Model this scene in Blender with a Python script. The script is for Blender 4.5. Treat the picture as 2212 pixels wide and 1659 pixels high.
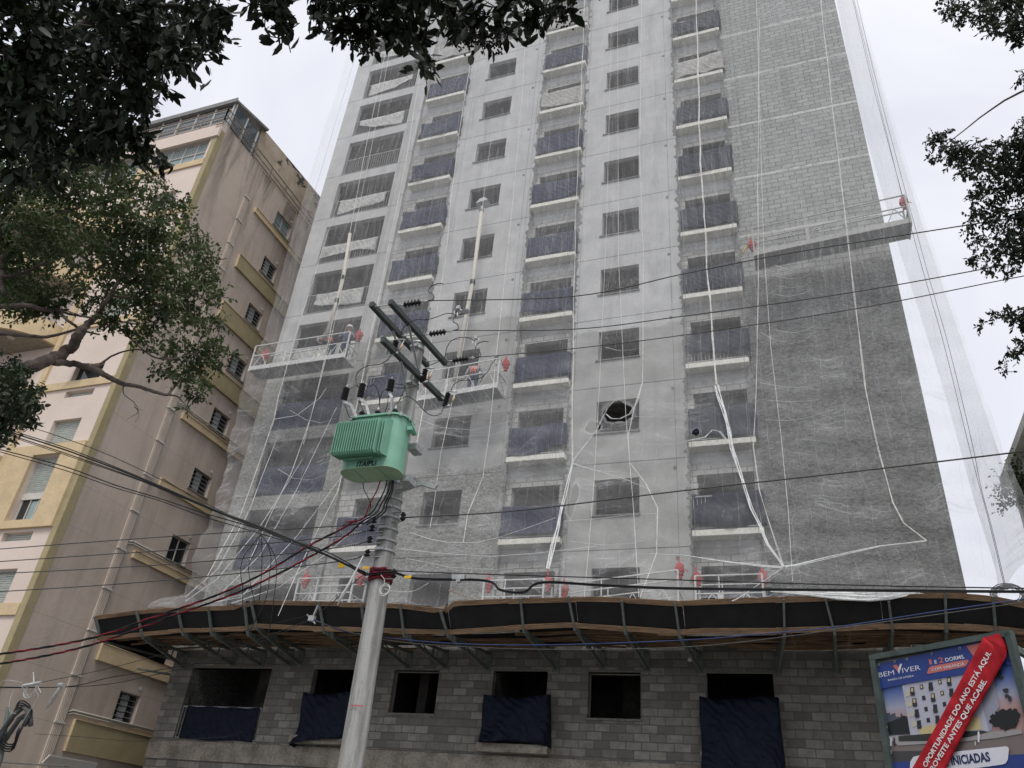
import bpy, math, random
import numpy as np
from mathutils import Vector, Matrix
random.seed(7); RNG = np.random.default_rng(7)
for o in list(bpy.data.objects): bpy.data.objects.remove(o)
SC = bpy.context.scene; COL = SC.collection
# ---------------------------------------------------------------- camera
CR = [[0.93986, -0.32385, 0.10856], [0.33136, 0.78741, -0.51979], [0.08285, 0.52450, 0.84737]]  # columns: right, forward, up
FPX = 1699.856; CAMZ = 1.6
cam = bpy.data.cameras.new('camera'); co = bpy.data.objects.new('camera', cam); COL.objects.link(co)
cam.sensor_width = 36; cam.sensor_fit = 'HORIZONTAL'; cam.lens = 36 * FPX / 2212; cam.clip_start = .05; cam.clip_end = 2000
co.matrix_world = Matrix(((CR[0][0], CR[0][2], -CR[0][1], 0), (CR[1][0], CR[1][2], -CR[1][1], 0),
                          (CR[2][0], CR[2][2], -CR[2][1], CAMZ), (0, 0, 0, 1)))
SC.camera = co
# ---------------------------------------------------------------- world, sun, exposure
SUN_EL, SUN_ROT = math.radians(58), math.radians(163)
w = bpy.data.worlds.new('World'); SC.world = w; w.use_nodes = True
nt = w.node_tree; N = nt.nodes; bg = N['Background']
sky = N.new('ShaderNodeTexSky'); sky.sky_type = 'NISHITA'; sky.sun_disc = False
sky.sun_elevation = SUN_EL; sky.sun_rotation = SUN_ROT; sky.dust_density = 3
tc = N.new('ShaderNodeTexCoord'); no = N.new('ShaderNodeTexNoise'); no.inputs['Scale'].default_value = 2.2; no.inputs['Detail'].default_value = 5
no.inputs['Distortion'].default_value = .6
rp = N.new('ShaderNodeValToRGB'); rp.color_ramp.elements[0].position = .32; rp.color_ramp.elements[1].position = .68
rp.color_ramp.elements[0].color = (.63, .67, .765, 1); rp.color_ramp.elements[1].color = (.92, .945, .99, 1)
sc = N.new('ShaderNodeMixRGB'); sc.blend_type = 'MULTIPLY'; sc.inputs[0].default_value = 1; sc.inputs[2].default_value = (8.7, 8.5, 8.5, 1)
mx = N.new('ShaderNodeMixRGB'); mx.inputs[0].default_value = .93
L = nt.links
L.new(tc.outputs['Generated'], no.inputs['Vector']); L.new(no.outputs['Fac'], rp.inputs['Fac']); L.new(rp.outputs['Color'], sc.inputs[1])
L.new(sky.outputs['Color'], mx.inputs[1]); L.new(sc.outputs['Color'], mx.inputs[2]); L.new(mx.outputs['Color'], bg.inputs['Color'])
bg.inputs['Strength'].default_value = .1
sun = bpy.data.lights.new('sun', 'SUN'); sun.energy = 1.5; sun.angle = math.radians(20); sun.color = (1, .97, .92)
so = bpy.data.objects.new('sun', sun); COL.objects.link(so)
sd = Vector((.292 * math.cos(SUN_EL), -.956 * math.cos(SUN_EL), math.sin(SUN_EL)))
so.rotation_euler = (-sd).to_track_quat('-Z', 'Y').to_euler()
SC.view_settings.view_transform = 'Standard'; SC.view_settings.look = 'None'; SC.view_settings.exposure = .42; SC.view_settings.gamma = 1
SC.render.engine = 'CYCLES'; SC.cycles.transparent_max_bounces = 24; SC.cycles.max_bounces = 8

# ---------------------------------------------------------------- placing helpers
def ray(X, Y):
    q = ((X - 1106) / FPX, 1, -(Y - 829.5) / FPX)
    return Vector([sum(CR[i][j] * q[j] for j in range(3)) for i in range(3)])
def P(X, Y, y):
    "point of the plane y=const seen at photo position X, Y"
    r = ray(X, Y); t = y / r.y; return Vector((r.x * t, y, CAMZ + r.z * t))
def PX(X, Y, x):
    r = ray(X, Y); t = x / r.x; return Vector((x, r.y * t, CAMZ + r.z * t))
def PR(X, Y, d):
    r = ray(X, Y).normalized(); return Vector((r.x * d, r.y * d, CAMZ + r.z * d))
def ZF(x0, y0, s):
    return lambda x, y: ((x0 + x * s) * .54004, (y0 + y * s) * .54004)
K = 1366 / 2212
R1, R2, R3, R4, R5, R6, R7, R8, R9 = [ZF(a, b, K) for b in (0, 1024, 2048) for a in (0, 1366, 2730)]
Z1 = ZF(900, 1300, 600 / 2212); ZP = ZF(1300, 1150, 800 / 2212); Z4 = ZF(1250, 1600, 800 / 1770)
Z5 = ZF(3500, 2450, 596 / 1590); Z6 = ZF(0, 2650, 700 / 2212); ZL = ZF(550, 1600, 800 / 1561); ZN = ZF(2850, 1950, 1246 / 2212)

# ---------------------------------------------------------------- mesh builder
class MB:
    def __init__(s): s.v = []; s.f = []; s.sm = []
    def add(s, vs, fs, smooth=False):
        b = len(s.v); s.v += [tuple(v) for v in vs]; s.f += [tuple(i + b for i in f) for f in fs]; s.sm += [smooth] * len(fs); return s
    def box(s, x0, x1, y0, y1, z0, z1):
        x0, x1 = sorted((x0, x1)); y0, y1 = sorted((y0, y1)); z0, z1 = sorted((z0, z1))
        return s.add([(x0,y0,z0),(x1,y0,z0),(x1,y1,z0),(x0,y1,z0),(x0,y0,z1),(x1,y0,z1),(x1,y1,z1),(x0,y1,z1)],
              [(0,3,2,1),(4,5,6,7),(0,1,5,4),(1,2,6,5),(2,3,7,6),(3,0,4,7)])
    def bar(s, a, b, w, h, up=(0, 0, 1)):
        a = Vector(a); b = Vector(b); d = (b - a).normalized(); u = Vector(up)
        if abs(d.dot(u)) > .98: u = Vector((0, 1, 0))
        x = d.cross(u).normalized() * w / 2; z = x.cross(d).normalized() * h / 2
        vs = [a - x - z, a + x - z, a + x + z, a - x + z, b - x - z, b + x - z, b + x + z, b - x + z]
        return s.add(vs, [(0,1,2,3),(7,6,5,4),(4,5,1,0),(5,6,2,1),(6,7,3,2),(7,4,0,3)])
    def tube(s, pts, r, n=8, caps=True):
        pts = [Vector(p) for p in pts]; m = len(pts)
        rs = list(r) if hasattr(r, '__len__') else [r] * m
        vs = []; fs = []; ref = None
        for i, p in enumerate(pts):
            d = (pts[min(i + 1, m - 1)] - pts[max(i - 1, 0)])
            if d.length < 1e-9: d = Vector((0, 0, 1))
            d.normalize()
            if ref is None: ref = Vector((0, 0, 1)) if abs(d.z) < .9 else Vector((1, 0, 0))
            x = (ref - d * ref.dot(d)).normalized(); y = d.cross(x); ref = x
            for k in range(n):
                a = 2 * math.pi * k / n; vs.append(p + (x * math.cos(a) + y * math.sin(a)) * rs[i])
        for i in range(m - 1):
            for k in range(n):
                k2 = (k + 1) % n; fs.append((i*n+k, i*n+k2, (i+1)*n+k2, (i+1)*n+k))
        s.add(vs, fs, n > 5)
        if caps: b = len(s.v) - len(vs); s.f += [tuple(b + k for k in range(n))[::-1], tuple(b + (m-1)*n + k for k in range(n))]; s.sm += [False] * 2
        return s
    def quad(s, a, b, c, d): return s.add([a, b, c, d], [(0, 1, 2, 3)])
    def prism(s, poly, vec):
        vec = Vector(vec); n = len(poly); vs = [Vector(p) for p in poly] + [Vector(p) + vec for p in poly]
        return s.add(vs, [tuple(range(n)), tuple(range(2*n-1, n-1, -1))] + [(i, i + n, (i+1) % n + n, (i+1) % n) for i in range(n)])
    def lathe(s, base, axis, prof, n=12):
        base = Vector(base); d = Vector(axis).normalized()
        return s.tube([base + d * h for h, r in prof], [r for h, r in prof], n)
    def build(s, name, mat, parent=None, bevel=0, fixn=False):
        off = Vector(parent.get('_loc', (0, 0, 0))) if parent else Vector((0, 0, 0))
        me = bpy.data.meshes.new(name); V = np.array(s.v, float) - np.array(off)
        me.from_pydata(V.tolist(), [], s.f); me.polygons.foreach_set('use_smooth', s.sm)
        me.materials.append(mat); me.update()
        o = bpy.data.objects.new(name, me); COL.objects.link(o)
        if fixn:
            import bmesh
            b = bmesh.new(); b.from_mesh(me); bmesh.ops.recalc_face_normals(b, faces=b.faces); b.to_mesh(me); b.free()
        if parent: o.parent = parent; o['_loc'] = tuple(off)
        if bevel:
            m = o.modifiers.new('bevel', 'BEVEL'); m.width = bevel; m.segments = 2; m.limit_method = 'ANGLE'
        return o
def tag(o, label=None, cat=None, group=None, kind=None):
    for k, v in (('label', label), ('category', cat), ('group', group), ('kind', kind)):
        if v: o[k] = v
    return o
def thing(name, loc, label, cat, group=None):
    o = bpy.data.objects.new(name, None); COL.objects.link(o); o.location = loc; o['_loc'] = tuple(loc); o.empty_display_size = .2
    return tag(o, label, cat, group)
ORD = ['first', 'second', 'third', 'fourth', 'fifth', 'sixth', 'seventh', 'eighth', 'ninth', 'tenth', 'eleventh', 'twelfth', 'thirteenth', 'fourteenth']

# ---------------------------------------------------------------- materials
class NT:
    def __init__(s, name, rough=.9, spec=.3):
        s.m = bpy.data.materials.new(name); s.m.use_nodes = True; s.n = s.m.node_tree.nodes; s.l = s.m.node_tree.links
        s.b = s.n['Principled BSDF']; s.b.inputs['Roughness'].default_value = rough; s.b.inputs['Specular IOR Level'].default_value = spec
        s.pos = s.n.new('ShaderNodeNewGeometry').outputs['Position']
    def node(s, t, **kw):
        n = s.n.new('ShaderNode' + t)
        for k, v in kw.items(): setattr(n, k, v)
        return n
    def set(s, sock, v):
        if isinstance(v, bpy.types.NodeSocket): s.l.new(v, sock)
        else:
            if isinstance(v, tuple) and len(v) == 3 and sock.type == 'RGBA': v = (*v, 1)
            sock.default_value = v
    def noise(s, scale=1, detail=4, rough=.55, dist=0, vec=None, stretch=None):
        n = s.node('TexNoise'); n.inputs['Scale'].default_value = scale; n.inputs['Detail'].default_value = detail
        n.inputs['Roughness'].default_value = rough; n.inputs['Distortion'].default_value = dist
        v = vec or s.pos
        if stretch: v = s.vmul(v, stretch)
        s.l.new(v, n.inputs['Vector']); return n.outputs['Fac']
    def vmul(s, v, t):
        n = s.node('VectorMath', operation='MULTIPLY'); s.l.new(v, n.inputs[0]); n.inputs[1].default_value = t; return n.outputs[0]
    def vadd(s, v, t):
        n = s.node('VectorMath', operation='ADD'); s.set(n.inputs[0], v); s.set(n.inputs[1], t); return n.outputs[0]
    def math(s, op, a, b=0, c=0):
        n = s.node('Math', operation=op); s.set(n.inputs[0], a); s.set(n.inputs[1], b); s.set(n.inputs[2], c); return n.outputs[0]
    def ramp(s, f, lo, hi, a=0, b=1):
        n = s.node('MapRange'); n.interpolation_type = 'SMOOTHSTEP'
        for i, v in enumerate((f, lo, hi, a, b)): s.set(n.inputs[i], v)
        return n.outputs[0]
    def mix(s, f, a, b, mode='MIX'):
        n = s.node('MixRGB', blend_type=mode); s.set(n.inputs[0], f); s.set(n.inputs[1], a); s.set(n.inputs[2], b); return n.outputs[0]
    def xyz(s):
        n = s.node('SeparateXYZ'); s.l.new(s.pos, n.inputs[0]); return n.outputs
    def comb(s, x, y, z=0):
        n = s.node('CombineXYZ'); s.set(n.inputs[0], x); s.set(n.inputs[1], y); s.set(n.inputs[2], z); return n.outputs[0]
    def brick(s, vec, c1, c2, mortar, w=.4, h=.2, m=.012, off=.5):
        n = s.node('TexBrick'); s.l.new(vec, n.inputs['Vector']); n.offset = off
        s.set(n.inputs['Color1'], c1); s.set(n.inputs['Color2'], c2); s.set(n.inputs['Mortar'], mortar)
        n.inputs['Scale'].default_value = 1; n.inputs['Mortar Size'].default_value = m; n.inputs['Mortar Smooth'].default_value = .3
        n.inputs['Brick Width'].default_value = w; n.inputs['Row Height'].default_value = h; return n.outputs['Color'], n.outputs['Fac']
    def bump(s, h, d=.02, strength=1, prev=None):
        n = s.node('Bump'); s.l.new(h, n.inputs['Height']); n.inputs['Distance'].default_value = d; n.inputs['Strength'].default_value = strength
        if prev: s.l.new(prev, n.inputs['Normal'])
        s.l.new(n.outputs[0], s.b.inputs['Normal']); return n.outputs[0]
    def base(s, c): s.set(s.b.inputs['Base Color'], c); return s.m
def simple(name, col, rough=.8, metal=0, var=.25, scale=6, bump=0, spec=.3):
    t = NT(name, rough, spec); t.b.inputs['Metallic'].default_value = metal
    n = t.noise(scale, 4); n2 = t.noise(scale * 7, 3)
    f = t.math('MULTIPLY_ADD', n, .6, t.math('MULTIPLY', n2, .4))
    a = tuple(c * (1 - var) for c in col); b = tuple(min(1, c * (1 + var)) for c in col)
    c = t.mix(t.ramp(f, .3, .7), a, b)
    if bump: t.bump(n2, bump)
    return t.base(c)

def wall_mat(name, kind, z_rough, zlight=17.9):
    "kind: plaster / block / recess ; below z_rough the wall carries dark roughcast"
    t = NT(name, .95, .15); x, y, z = t.xyz()
    edge = t.noise(.9, 5, .6); zn = t.math('ADD', z, t.math('MULTIPLY', edge, 1.0))
    fine = t.noise(14, 6, .65); med = t.noise(1.6, 5); stain = t.noise(1.2, 5, .6, stretch=(1.6, 1.6, .18))
    # smooth plaster, light coat above zlight
    pl = t.mix(t.ramp(med, .3, .72), (.43, .432, .425), (.52, .52, .51))
    pd = t.mix(t.ramp(med, .3, .72), (.30, .30, .285), (.38, .38, .36))
    plaster = t.mix(t.ramp(zn, zlight + .45, zlight + .62), pd, pl)
    plaster = t.mix(t.ramp(stain, .5, .8, 0, .45), plaster, (.17, .172, .165))
    plaster = t.mix(t.ramp(fine, .25, .75, 0, .18), plaster, (.42, .42, .41))
    hpl = t.math('MULTIPLY_ADD', fine, .25, t.math('MULTIPLY', t.noise(3.5, 5), .9))
    # blocks
    vec = t.comb(t.math('ADD', x, t.math('MULTIPLY', t.noise(3, 2), .03)), t.math('ADD', z, t.math('MULTIPLY', t.noise(2.2, 2), .035)))
    light = kind == 'recess'
    a, b, m = ((.52, .51, .475), (.36, .355, .33), (.20, .198, .185)) if light else ((.38, .388, .37), (.27, .277, .264), (.15, .15, .142))
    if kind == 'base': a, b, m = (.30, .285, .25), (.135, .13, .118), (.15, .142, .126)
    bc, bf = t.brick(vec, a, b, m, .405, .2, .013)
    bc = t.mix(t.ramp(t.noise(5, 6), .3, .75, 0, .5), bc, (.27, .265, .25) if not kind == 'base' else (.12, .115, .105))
    if kind in ('block',):   # slab lines with mortar smears every storey
        zz = t.math('ADD', z, t.math('MULTIPLY', t.noise(1.2, 4, stretch=(1, 1, .1)), .12))
        fz = t.math('FRACT', t.math('DIVIDE', t.math('SUBTRACT', zz, 26.05), 2.75))
        band = t.math('SUBTRACT', 1, t.ramp(t.math('ABSOLUTE', t.math('SUBTRACT', fz, .03)), .01, .026))
        bc = t.mix(t.math('MULTIPLY', band, t.ramp(t.noise(2.5, 4), .3, .55, .25, .9)), bc, (.58, .58, .54))
    # roughcast
    rv = t.vmul(t.pos, (1, 1, 1.9))
    r1 = t.noise(9, 8, .72, .8, vec=rv); r2 = t.noise(2.6, 4, vec=rv)
    if kind == 'block': ca, cb = (.055, .056, .052), (.25, .25, .235)
    else: ca, cb = (.12, .12, .11), (.38, .38, .355)
    rc = t.mix(t.ramp(t.math('MULTIPLY_ADD', r1, .8, t.math('MULTIPLY', r2, .2)), .34, .66), ca, cb)
    up, hu = {'plaster': (plaster, hpl), 'block': (bc, t.math('SUBTRACT', fine, bf)), 'recess': (bc, t.math('SUBTRACT', fine, bf)), 'base': (bc, t.math('SUBTRACT', fine, bf))}[kind]
    if kind == 'recess':
        fz = t.math('FRACT', t.math('DIVIDE', t.math('SUBTRACT', t.math('ADD', z, t.math('MULTIPLY', t.noise(3, 5), .16)), 12.05), 2.75))
        band = t.math('MULTIPLY', t.ramp(fz, .04, .06), t.math('SUBTRACT', 1, t.ramp(fz, .27, .29)))
        up = t.mix(band, up, plaster); 
    f = t.ramp(zn, z_rough + .35, z_rough + .6)
    if z_rough > 0:
        col = t.mix(f, rc, up); h = t.mix(f, t.math('MULTIPLY', r1, 2.2), hu)
    else: col, h = up, hu
    # control joints every storey
    if kind == 'plaster':
        fz = t.math('FRACT', t.math('DIVIDE', t.math('SUBTRACT', z, 26.09), 2.75))
        j = t.math('LESS_THAN', fz, .011); col = t.mix(t.math('MULTIPLY', j, .8), col, (.06, .06, .06))
    t.bump(h, .035 if kind != 'plaster' else .02, .9)
    return t.base(col)

M = {}
M['c3'] = wall_mat('plaster_left_bay', 'plaster', 12.6, 18.5)
M['c5'] = wall_mat('plaster_right_bay', 'plaster', -50, 17.3)
M['c1'] = wall_mat('plaster_loggia_bay', 'plaster', 17.4, 18.6)
M['blk'] = wall_mat('block_wall', 'block', 18.7)
M['rec'] = wall_mat('recess_wall', 'recess', -50)
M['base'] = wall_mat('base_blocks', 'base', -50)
M['margin'] = simple('torn_mortar', (.20, .20, .19), .95, var=.5, scale=12, bump=.02)
M['slab'] = simple('cast_slab', (.68, .665, .59), .9, var=.18, scale=9, bump=.01)
M['sill'] = simple('mortar_sill', (.17, .165, .15), .95, var=.3, scale=12, bump=.01)
M['room'] = simple('bare_room_wall', (.36, .35, .33), .95, var=.4, scale=1.2)
M['void'] = simple('shaded_room_wall', (.06, .055, .05), .95, var=.5, scale=1.5)  # base storey rooms: indoor shade put into a near-black wall colour
M['band'] = simple('raw_beam', (.23, .205, .17), .92, var=.45, scale=2.2, bump=.02)
M['steelg'] = simple('grey_green_steel', (.115, .132, .12), .55, 0, var=.3, scale=8)
M['galv'] = simple('galvanised_steel', (.42, .43, .43), .45, .5, var=.2, scale=20)
M['alu'] = simple('platform_metal', (.52, .52, .50), .6, 0, var=.35, scale=12); M['alu2'] = simple('dull_platform_metal', (.30, .30, .285), .6, .1, var=.2, scale=12)
M['alud'] = simple('platform_deck', (.16, .165, .16), .7, .1, var=.25, scale=6)
M['red'] = simple('red_hoist', (.42, .035, .035), .5, var=.2, scale=10)
M['blackp'] = simple('black_plywood', (.007, .007, .008), .6, var=.5, scale=3)
M['black'] = simple('black_rubber', (.012, .012, .013), .45, var=.4, scale=10)
M['darkarm'] = simple('dark_fibre_arm', (.055, .065, .062), .5, var=.3, scale=14)
M['rope'] = simple('white_rope', (.62, .61, .57), .85, var=.3, scale=14)
M['conc'] = None
def cloth_mat(name, col, sheen=.3, trans=0, bd=.05, bs=.5):
    t = NT(name, .7, .25)
    a = t.noise(1.1, 3, .5, 1.2, stretch=(1.2, 1.2, 1.2)); b = t.noise(6, 4, .6, .8, stretch=(1, 1, .5))
    wv = t.node('TexWave', wave_type='BANDS', bands_direction='DIAGONAL'); wv.inputs['Scale'].default_value = 2.2; wv.inputs['Distortion'].default_value = 7
    wv.inputs['Detail'].default_value = 3; t.l.new(t.pos, wv.inputs['Vector'])
    c = t.mix(t.ramp(b, .3, .7), tuple(k * .8 for k in col), tuple(k * 1.2 for k in col))
    t.bump(t.math('MULTIPLY_ADD', wv.outputs['Fac'], .35, a), bd, bs)
    return t.base(c)
M['blue'] = cloth_mat('navy_sheet', (.004, .007, .022))
M['blueb'] = cloth_mat('heavy_navy_tarp', (.004, .007, .021), bd=.11, bs=.8)
M['blue2'] = cloth_mat('faded_navy_sheet', (.012, .016, .045))
M['greyc'] = cloth_mat('grey_translucent_sheet', (.33, .32, .30))
M['white'] = cloth_mat('off_white_sheet', (.42, .42, .40))
def wood_mat():
    t = NT('weathered_timber', .8, .2)
    g = t.noise(3, 8, .7, 1.5, stretch=(.5, 3, 9)); k = t.noise(1.2, 3, stretch=(.6, 1, 4))
    c = t.mix(t.ramp(g, .3, .7), (.115, .074, .044), (.33, .22, .135)); c = t.mix(t.ramp(k, .5, .75, 0, .6), c, (.075, .055, .04))
    t.bump(g, .01); return t.base(c)
M['wood'] = wood_mat()
def net_mat(name, dens):
    t = NT(name); x, y, z = t.xyz(); n, l = t.n, t.l
    flow = t.noise(.35, 3, .5)
    # vertical folds high up, sagging swags lower down
    vx = t.math('ADD', x, t.math('MULTIPLY', t.noise(.5, 3, .5, stretch=(1, 1, .25)), 1.1))
    v = t.comb(vx, y, t.math('MULTIPLY', z, .035))
    vf = t.noise(6.5, 3, .6, vec=v); vthin = t.ramp(vf, .60, .72); 
    sx = t.math('ADD', t.math('MULTIPLY', x, .22), t.math('MULTIPLY', z, .10))
    sag = t.math('MULTIPLY', t.math('POWER', t.math('SUBTRACT', t.math('FRACT', t.math('DIVIDE', t.math('ADD', x, 40.3), 3.35)), .5), 2), 2.2)
    s = t.comb(sx, 0, t.math('SUBTRACT', t.math('MULTIPLY', z, 1.0), sag))
    sf = t.noise(2.6, 3, .55, .3, vec=s); sthin = t.ramp(sf, .57, .70)
    low = t.math('SUBTRACT', 1, t.ramp(t.math('ADD', z, t.math('MULTIPLY', flow, 8)), 17, 23))
    d2 = t.noise(4.5, 6, .7, 1.6, stretch=(1.1, 1, .8)); crink = t.ramp(d2, .52, .68)
    thr = t.math('FRACT', t.math('MULTIPLY', vx, 2.4)); thread = t.math('LESS_THAN', thr, .03)
    ridge = lambda n_, p_: t.math('POWER', t.math('SUBTRACT', 1, t.math('ABSOLUTE', t.math('MULTIPLY_ADD', n_, 2, -1))), p_)
    f = t.math('ADD', dens, t.math('MULTIPLY', ridge(vf, 22), t.math('MULTIPLY_ADD', low, -.09, .14)))
    f = t.math('ADD', f, t.math('MULTIPLY', t.math('MULTIPLY', ridge(sf, 22), low), t.math('MULTIPLY', t.ramp(t.noise(.7, 2), .45, .65), .21)))
    f = t.math('ADD', f, t.math('MULTIPLY', ridge(d2, 20), .025)); f = t.math('ADD', f, t.math('MULTIPLY', thread, .12))
    f = t.math('ADD', f, t.math('MULTIPLY', t.ramp(flow, .35, .65), .04))
    # torn holes (x, z, rx, rz)
    hn = t.noise(3.2, 4, .7)
    for hx, hz, rx, rz in HOLES:
        dx = t.math('DIVIDE', t.math('SUBTRACT', x, hx), rx); dz = t.math('DIVIDE', t.math('SUBTRACT', z, hz), rz)
        r2 = t.math('ADD', t.math('MULTIPLY', dx, dx), t.math('MULTIPLY', dz, dz)); r2 = t.math('ADD', r2, t.math('MULTIPLY', t.math('SUBTRACT', hn, .5), 1.9))
        inside = t.math('SUBTRACT', 1, t.ramp(r2, .95, 1.0)); rim = t.math('MULTIPLY', t.ramp(r2, 1.0, 1.1), t.math('SUBTRACT', 1, t.ramp(r2, 1.2, 1.9)))
        f = t.math('ADD', f, t.math('MULTIPLY', rim, .16)); f = t.math('MULTIPLY', f, t.math('SUBTRACT', 1, inside))
    tr = t.node('BsdfTransparent'); di = t.node('BsdfDiffuse'); tl = t.node('BsdfTranslucent')
    for q in (di, tl): q.inputs['Color'].default_value = (.86, .87, .88, 1)
    m1 = t.node('MixShader'); m1.inputs[0].default_value = .42; l.new(di.outputs[0], m1.inputs[1]); l.new(tl.outputs[0], m1.inputs[2])
    m2 = t.node('MixShader'); l.new(f, m2.inputs[0]); l.new(tr.outputs[0], m2.inputs[1]); l.new(m1.outputs[0], m2.inputs[2])
    n.remove(t.b); l.new(m2.outputs[0], n['Material Output'].inputs['Surface'])
    return t.m

# ================================================================ setting
FY = 21.08; CY = 21.55
gd = MB().box(-150, 150, -60, 200, -.5, 0).build('ground', simple('ground_soil', (.12, .115, .11), .95)); tag(gd, kind='structure')
rd = MB().box(-150, 150, -2, 7, .002, .006).build('road', simple('asphalt', (.05, .05, .052), .95, bump=.01)); tag(rd, kind='structure')
pv = MB().box(-150, 150, 7.2, 20.9, 0, .13).build('pavement', simple('pavement_slabs', (.24, .235, .22), .95)); tag(pv, kind='structure')
kb = MB().box(-150, 150, 7.0, 7.2, 0, .14).build('kerb', simple('kerb_stone', (.3, .3, .28), .9)); tag(kb, kind='structure')

# ---- main building
XL, XR, ZT = -19.47, 3.6, 48.0
tower = thing('unfinished_apartment_tower', (-8, 26, 0), 'tall grey unfinished apartment tower of bare plaster and concrete blocks behind white netting', 'building')
def holes_wall(mb, x0, x1, z0, z1, y, th, holes):
    "front wall slab with rectangular openings (xa, xb, za, zb)"
    zs = sorted({z0, z1} | {h for r in holes for h in r[2:4] if z0 < h < z1})
    for za, zb in zip(zs, zs[1:]):
        cuts = sorted([(r[0], r[1]) for r in holes if r[2] < (za + zb) / 2 < r[3]])
        x = x0
        for a, b in cuts:
            if a > x: mb.box(x, a, y, y + th, za, zb)
            x = b
        if x < x1: mb.box(x, x1, y, y + th, za, zb)
    return mb
head = [33.82 - 2.75 * k for k in range(-5, 10)]          # heads from the top storey down to just above the canopy
ZB = 7.0                                                   # split between tower bays and base storey
def bay(name, x0, x1, y, holes, mat, z0=ZB):
    return holes_wall(MB(), x0, x1, z0, ZT, y, .22, holes).build(name, mat, tower)
c1h = [(-18.62, -15.64, h - 2.2, h) for h in head if h - 2.2 > ZB] + [(-18.62, -15.64, ZB, head[-1])] if head[-1] - 2.2 < ZB else [(-18.62, -15.64, h - 2.2, h) for h in head]
c1h = [(-18.62, -15.64, max(h - 2.2, ZB), h) for h in head]
bay('loggia_bay_wall', XL, -14.8, CY, c1h, M['c1'])
c3h = [(-11.39, -10.03, h - 1.15, h) for h in head]; c5h = [(-5.68, -4.31, h - 1.15, h) for h in head]
bay('left_window_bay_wall', -12.4, -8.58, FY, c3h, M['c3']); bay('right_window_bay_wall', -6.62, -2.84, FY, c5h, M['c5'])
bay('block_bay_wall', -.93, XR, FY, [], M['blk'])
RY = FY + .13
OP = {'C2': (-14.0, -12.5), 'C4': (-8.38, -6.81), 'C6': (-2.64, -1.06)}
REC = {'C2': (-14.8, -12.4), 'C4': (-8.58, -6.62), 'C6': (-2.84, -.93)}
for c in OP: bay('balcony_bay_wall', *REC[c], RY, [(*OP[c], max(h - 1.95, ZB), h) for h in head], M['rec'])
# side return of the plaster step, body and roof
MB().box(-14.8, -14.62, FY - .02, CY, ZB, ZT).build('corner_strip', M['c1'], tower)
MB().box(XR - .25, XR, FY + .23, 38, 0, ZT).box(XL, XL + .25, CY + .23, 38, 0, ZT).box(XL, XR, 38, 38.2, 0, ZT).build('side_wall', M['blk'], tower)
MB().box(XL + .3, XR - .3, FY + .6, 38, ZT - .2, ZT - .02).build('roof', M['slab'], tower)
# rooms: dark partition behind each opening, floors
rm = MB(); rm.box(XL + .26, XR - .26, FY + 3.2, FY + 3.3, 7.1, ZT - .3)
for h in [i + .52 for i in head] + [7.05]: rm.box(XL + .26, XR - .26, CY + .23, FY + 3.19, h - .12, h)
for x in (-14.9, -12.2, -8.7, -6.5, -3.0, -.8): rm.box(x, x + .12, CY + .24, FY + 3.18, 7.1, ZT - .4)
rm.build('inner_rooms', M['room'], tower)
rm = MB().box(XL + .26, XR - .26, FY + 3.2, FY + 3.3, 0, 6.9)
for x in (-14.9, -12.2, -8.7, -6.5, -3.0, -.8): rm.box(x, x + .12, CY + .24, FY + 3.18, .2, 6.9)
rm.box(-5.2, -4.2, FY + 2.0, FY + 2.1, 3.6, 6.9).box(-11.2, -10.9, FY + 1.2, FY + 2.9, 3.6, 6.9).box(-17.4, -15.7, FY + 1.8, FY + 1.9, 3.6, 6.9)
rm.build('inner_rooms', M['void'], tower)
# ragged plaster margins beside the recessed balcony bays
er = random.Random(9)
for xe, sg in ((-12.4, 1), (-8.58, -1), (-6.62, 1), (-2.84, -1), (-.93, 1)):
    z = ZB; L_ = []; 
    while z < ZT: L_.append((xe + sg * er.choice((.02, .04, .07, .10, .15)) * er.uniform(.5, 1.2), z)); z += er.uniform(.03, .16)
    vs = []; fs = []
    for (x, z) in L_: vs += [(xe - sg * .035, FY - .016, z), (x, FY - .010, z)]
    for i in range(len(L_) - 1): fs.append((2*i, 2*i+1, 2*i+3, 2*i+2))
    MB().add(vs, fs).build('ragged_margin', M['margin'], tower)
# base storey
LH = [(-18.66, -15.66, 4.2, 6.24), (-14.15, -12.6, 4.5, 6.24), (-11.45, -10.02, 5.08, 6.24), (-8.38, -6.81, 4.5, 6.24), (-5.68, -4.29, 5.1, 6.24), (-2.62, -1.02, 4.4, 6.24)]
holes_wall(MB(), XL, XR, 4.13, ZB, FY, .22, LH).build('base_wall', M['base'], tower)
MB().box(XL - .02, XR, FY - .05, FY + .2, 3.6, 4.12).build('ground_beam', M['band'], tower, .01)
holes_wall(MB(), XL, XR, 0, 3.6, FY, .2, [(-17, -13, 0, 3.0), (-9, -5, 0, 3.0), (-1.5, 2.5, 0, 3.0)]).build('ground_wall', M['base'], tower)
for a, b, c, d in LH: MB().box(a - .03, b + .03, FY - .015, FY + .23, d, d + .05).build('lintel', M['sill'], tower)
# window frames / sills
def window(x0, x1, z0, z1, y, sill=True):
    wd = MB().box(x0, x0 + .03, y + .16, y + .22, z0, z1).box(x1 - .03, x1, y + .16, y + .22, z0, z1).box(x0 + .03, x1 - .03, y + .16, y + .22, z1 - .03, z1).box(x0 + .03, x1 - .03, y + .16, y + .22, z0, z0 + .03).build('window', M['sill'], tower)
    if sill:
        s = MB().box(x0 - .09, x1 + .03, y - .05, y + .1, z0 - .05, z0 + .006).build('sill', M['sill'], wd, .008)
for h in c3h + c5h: window(*h, FY)
for i in (2, 4): window(*LH[i], FY)
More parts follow.
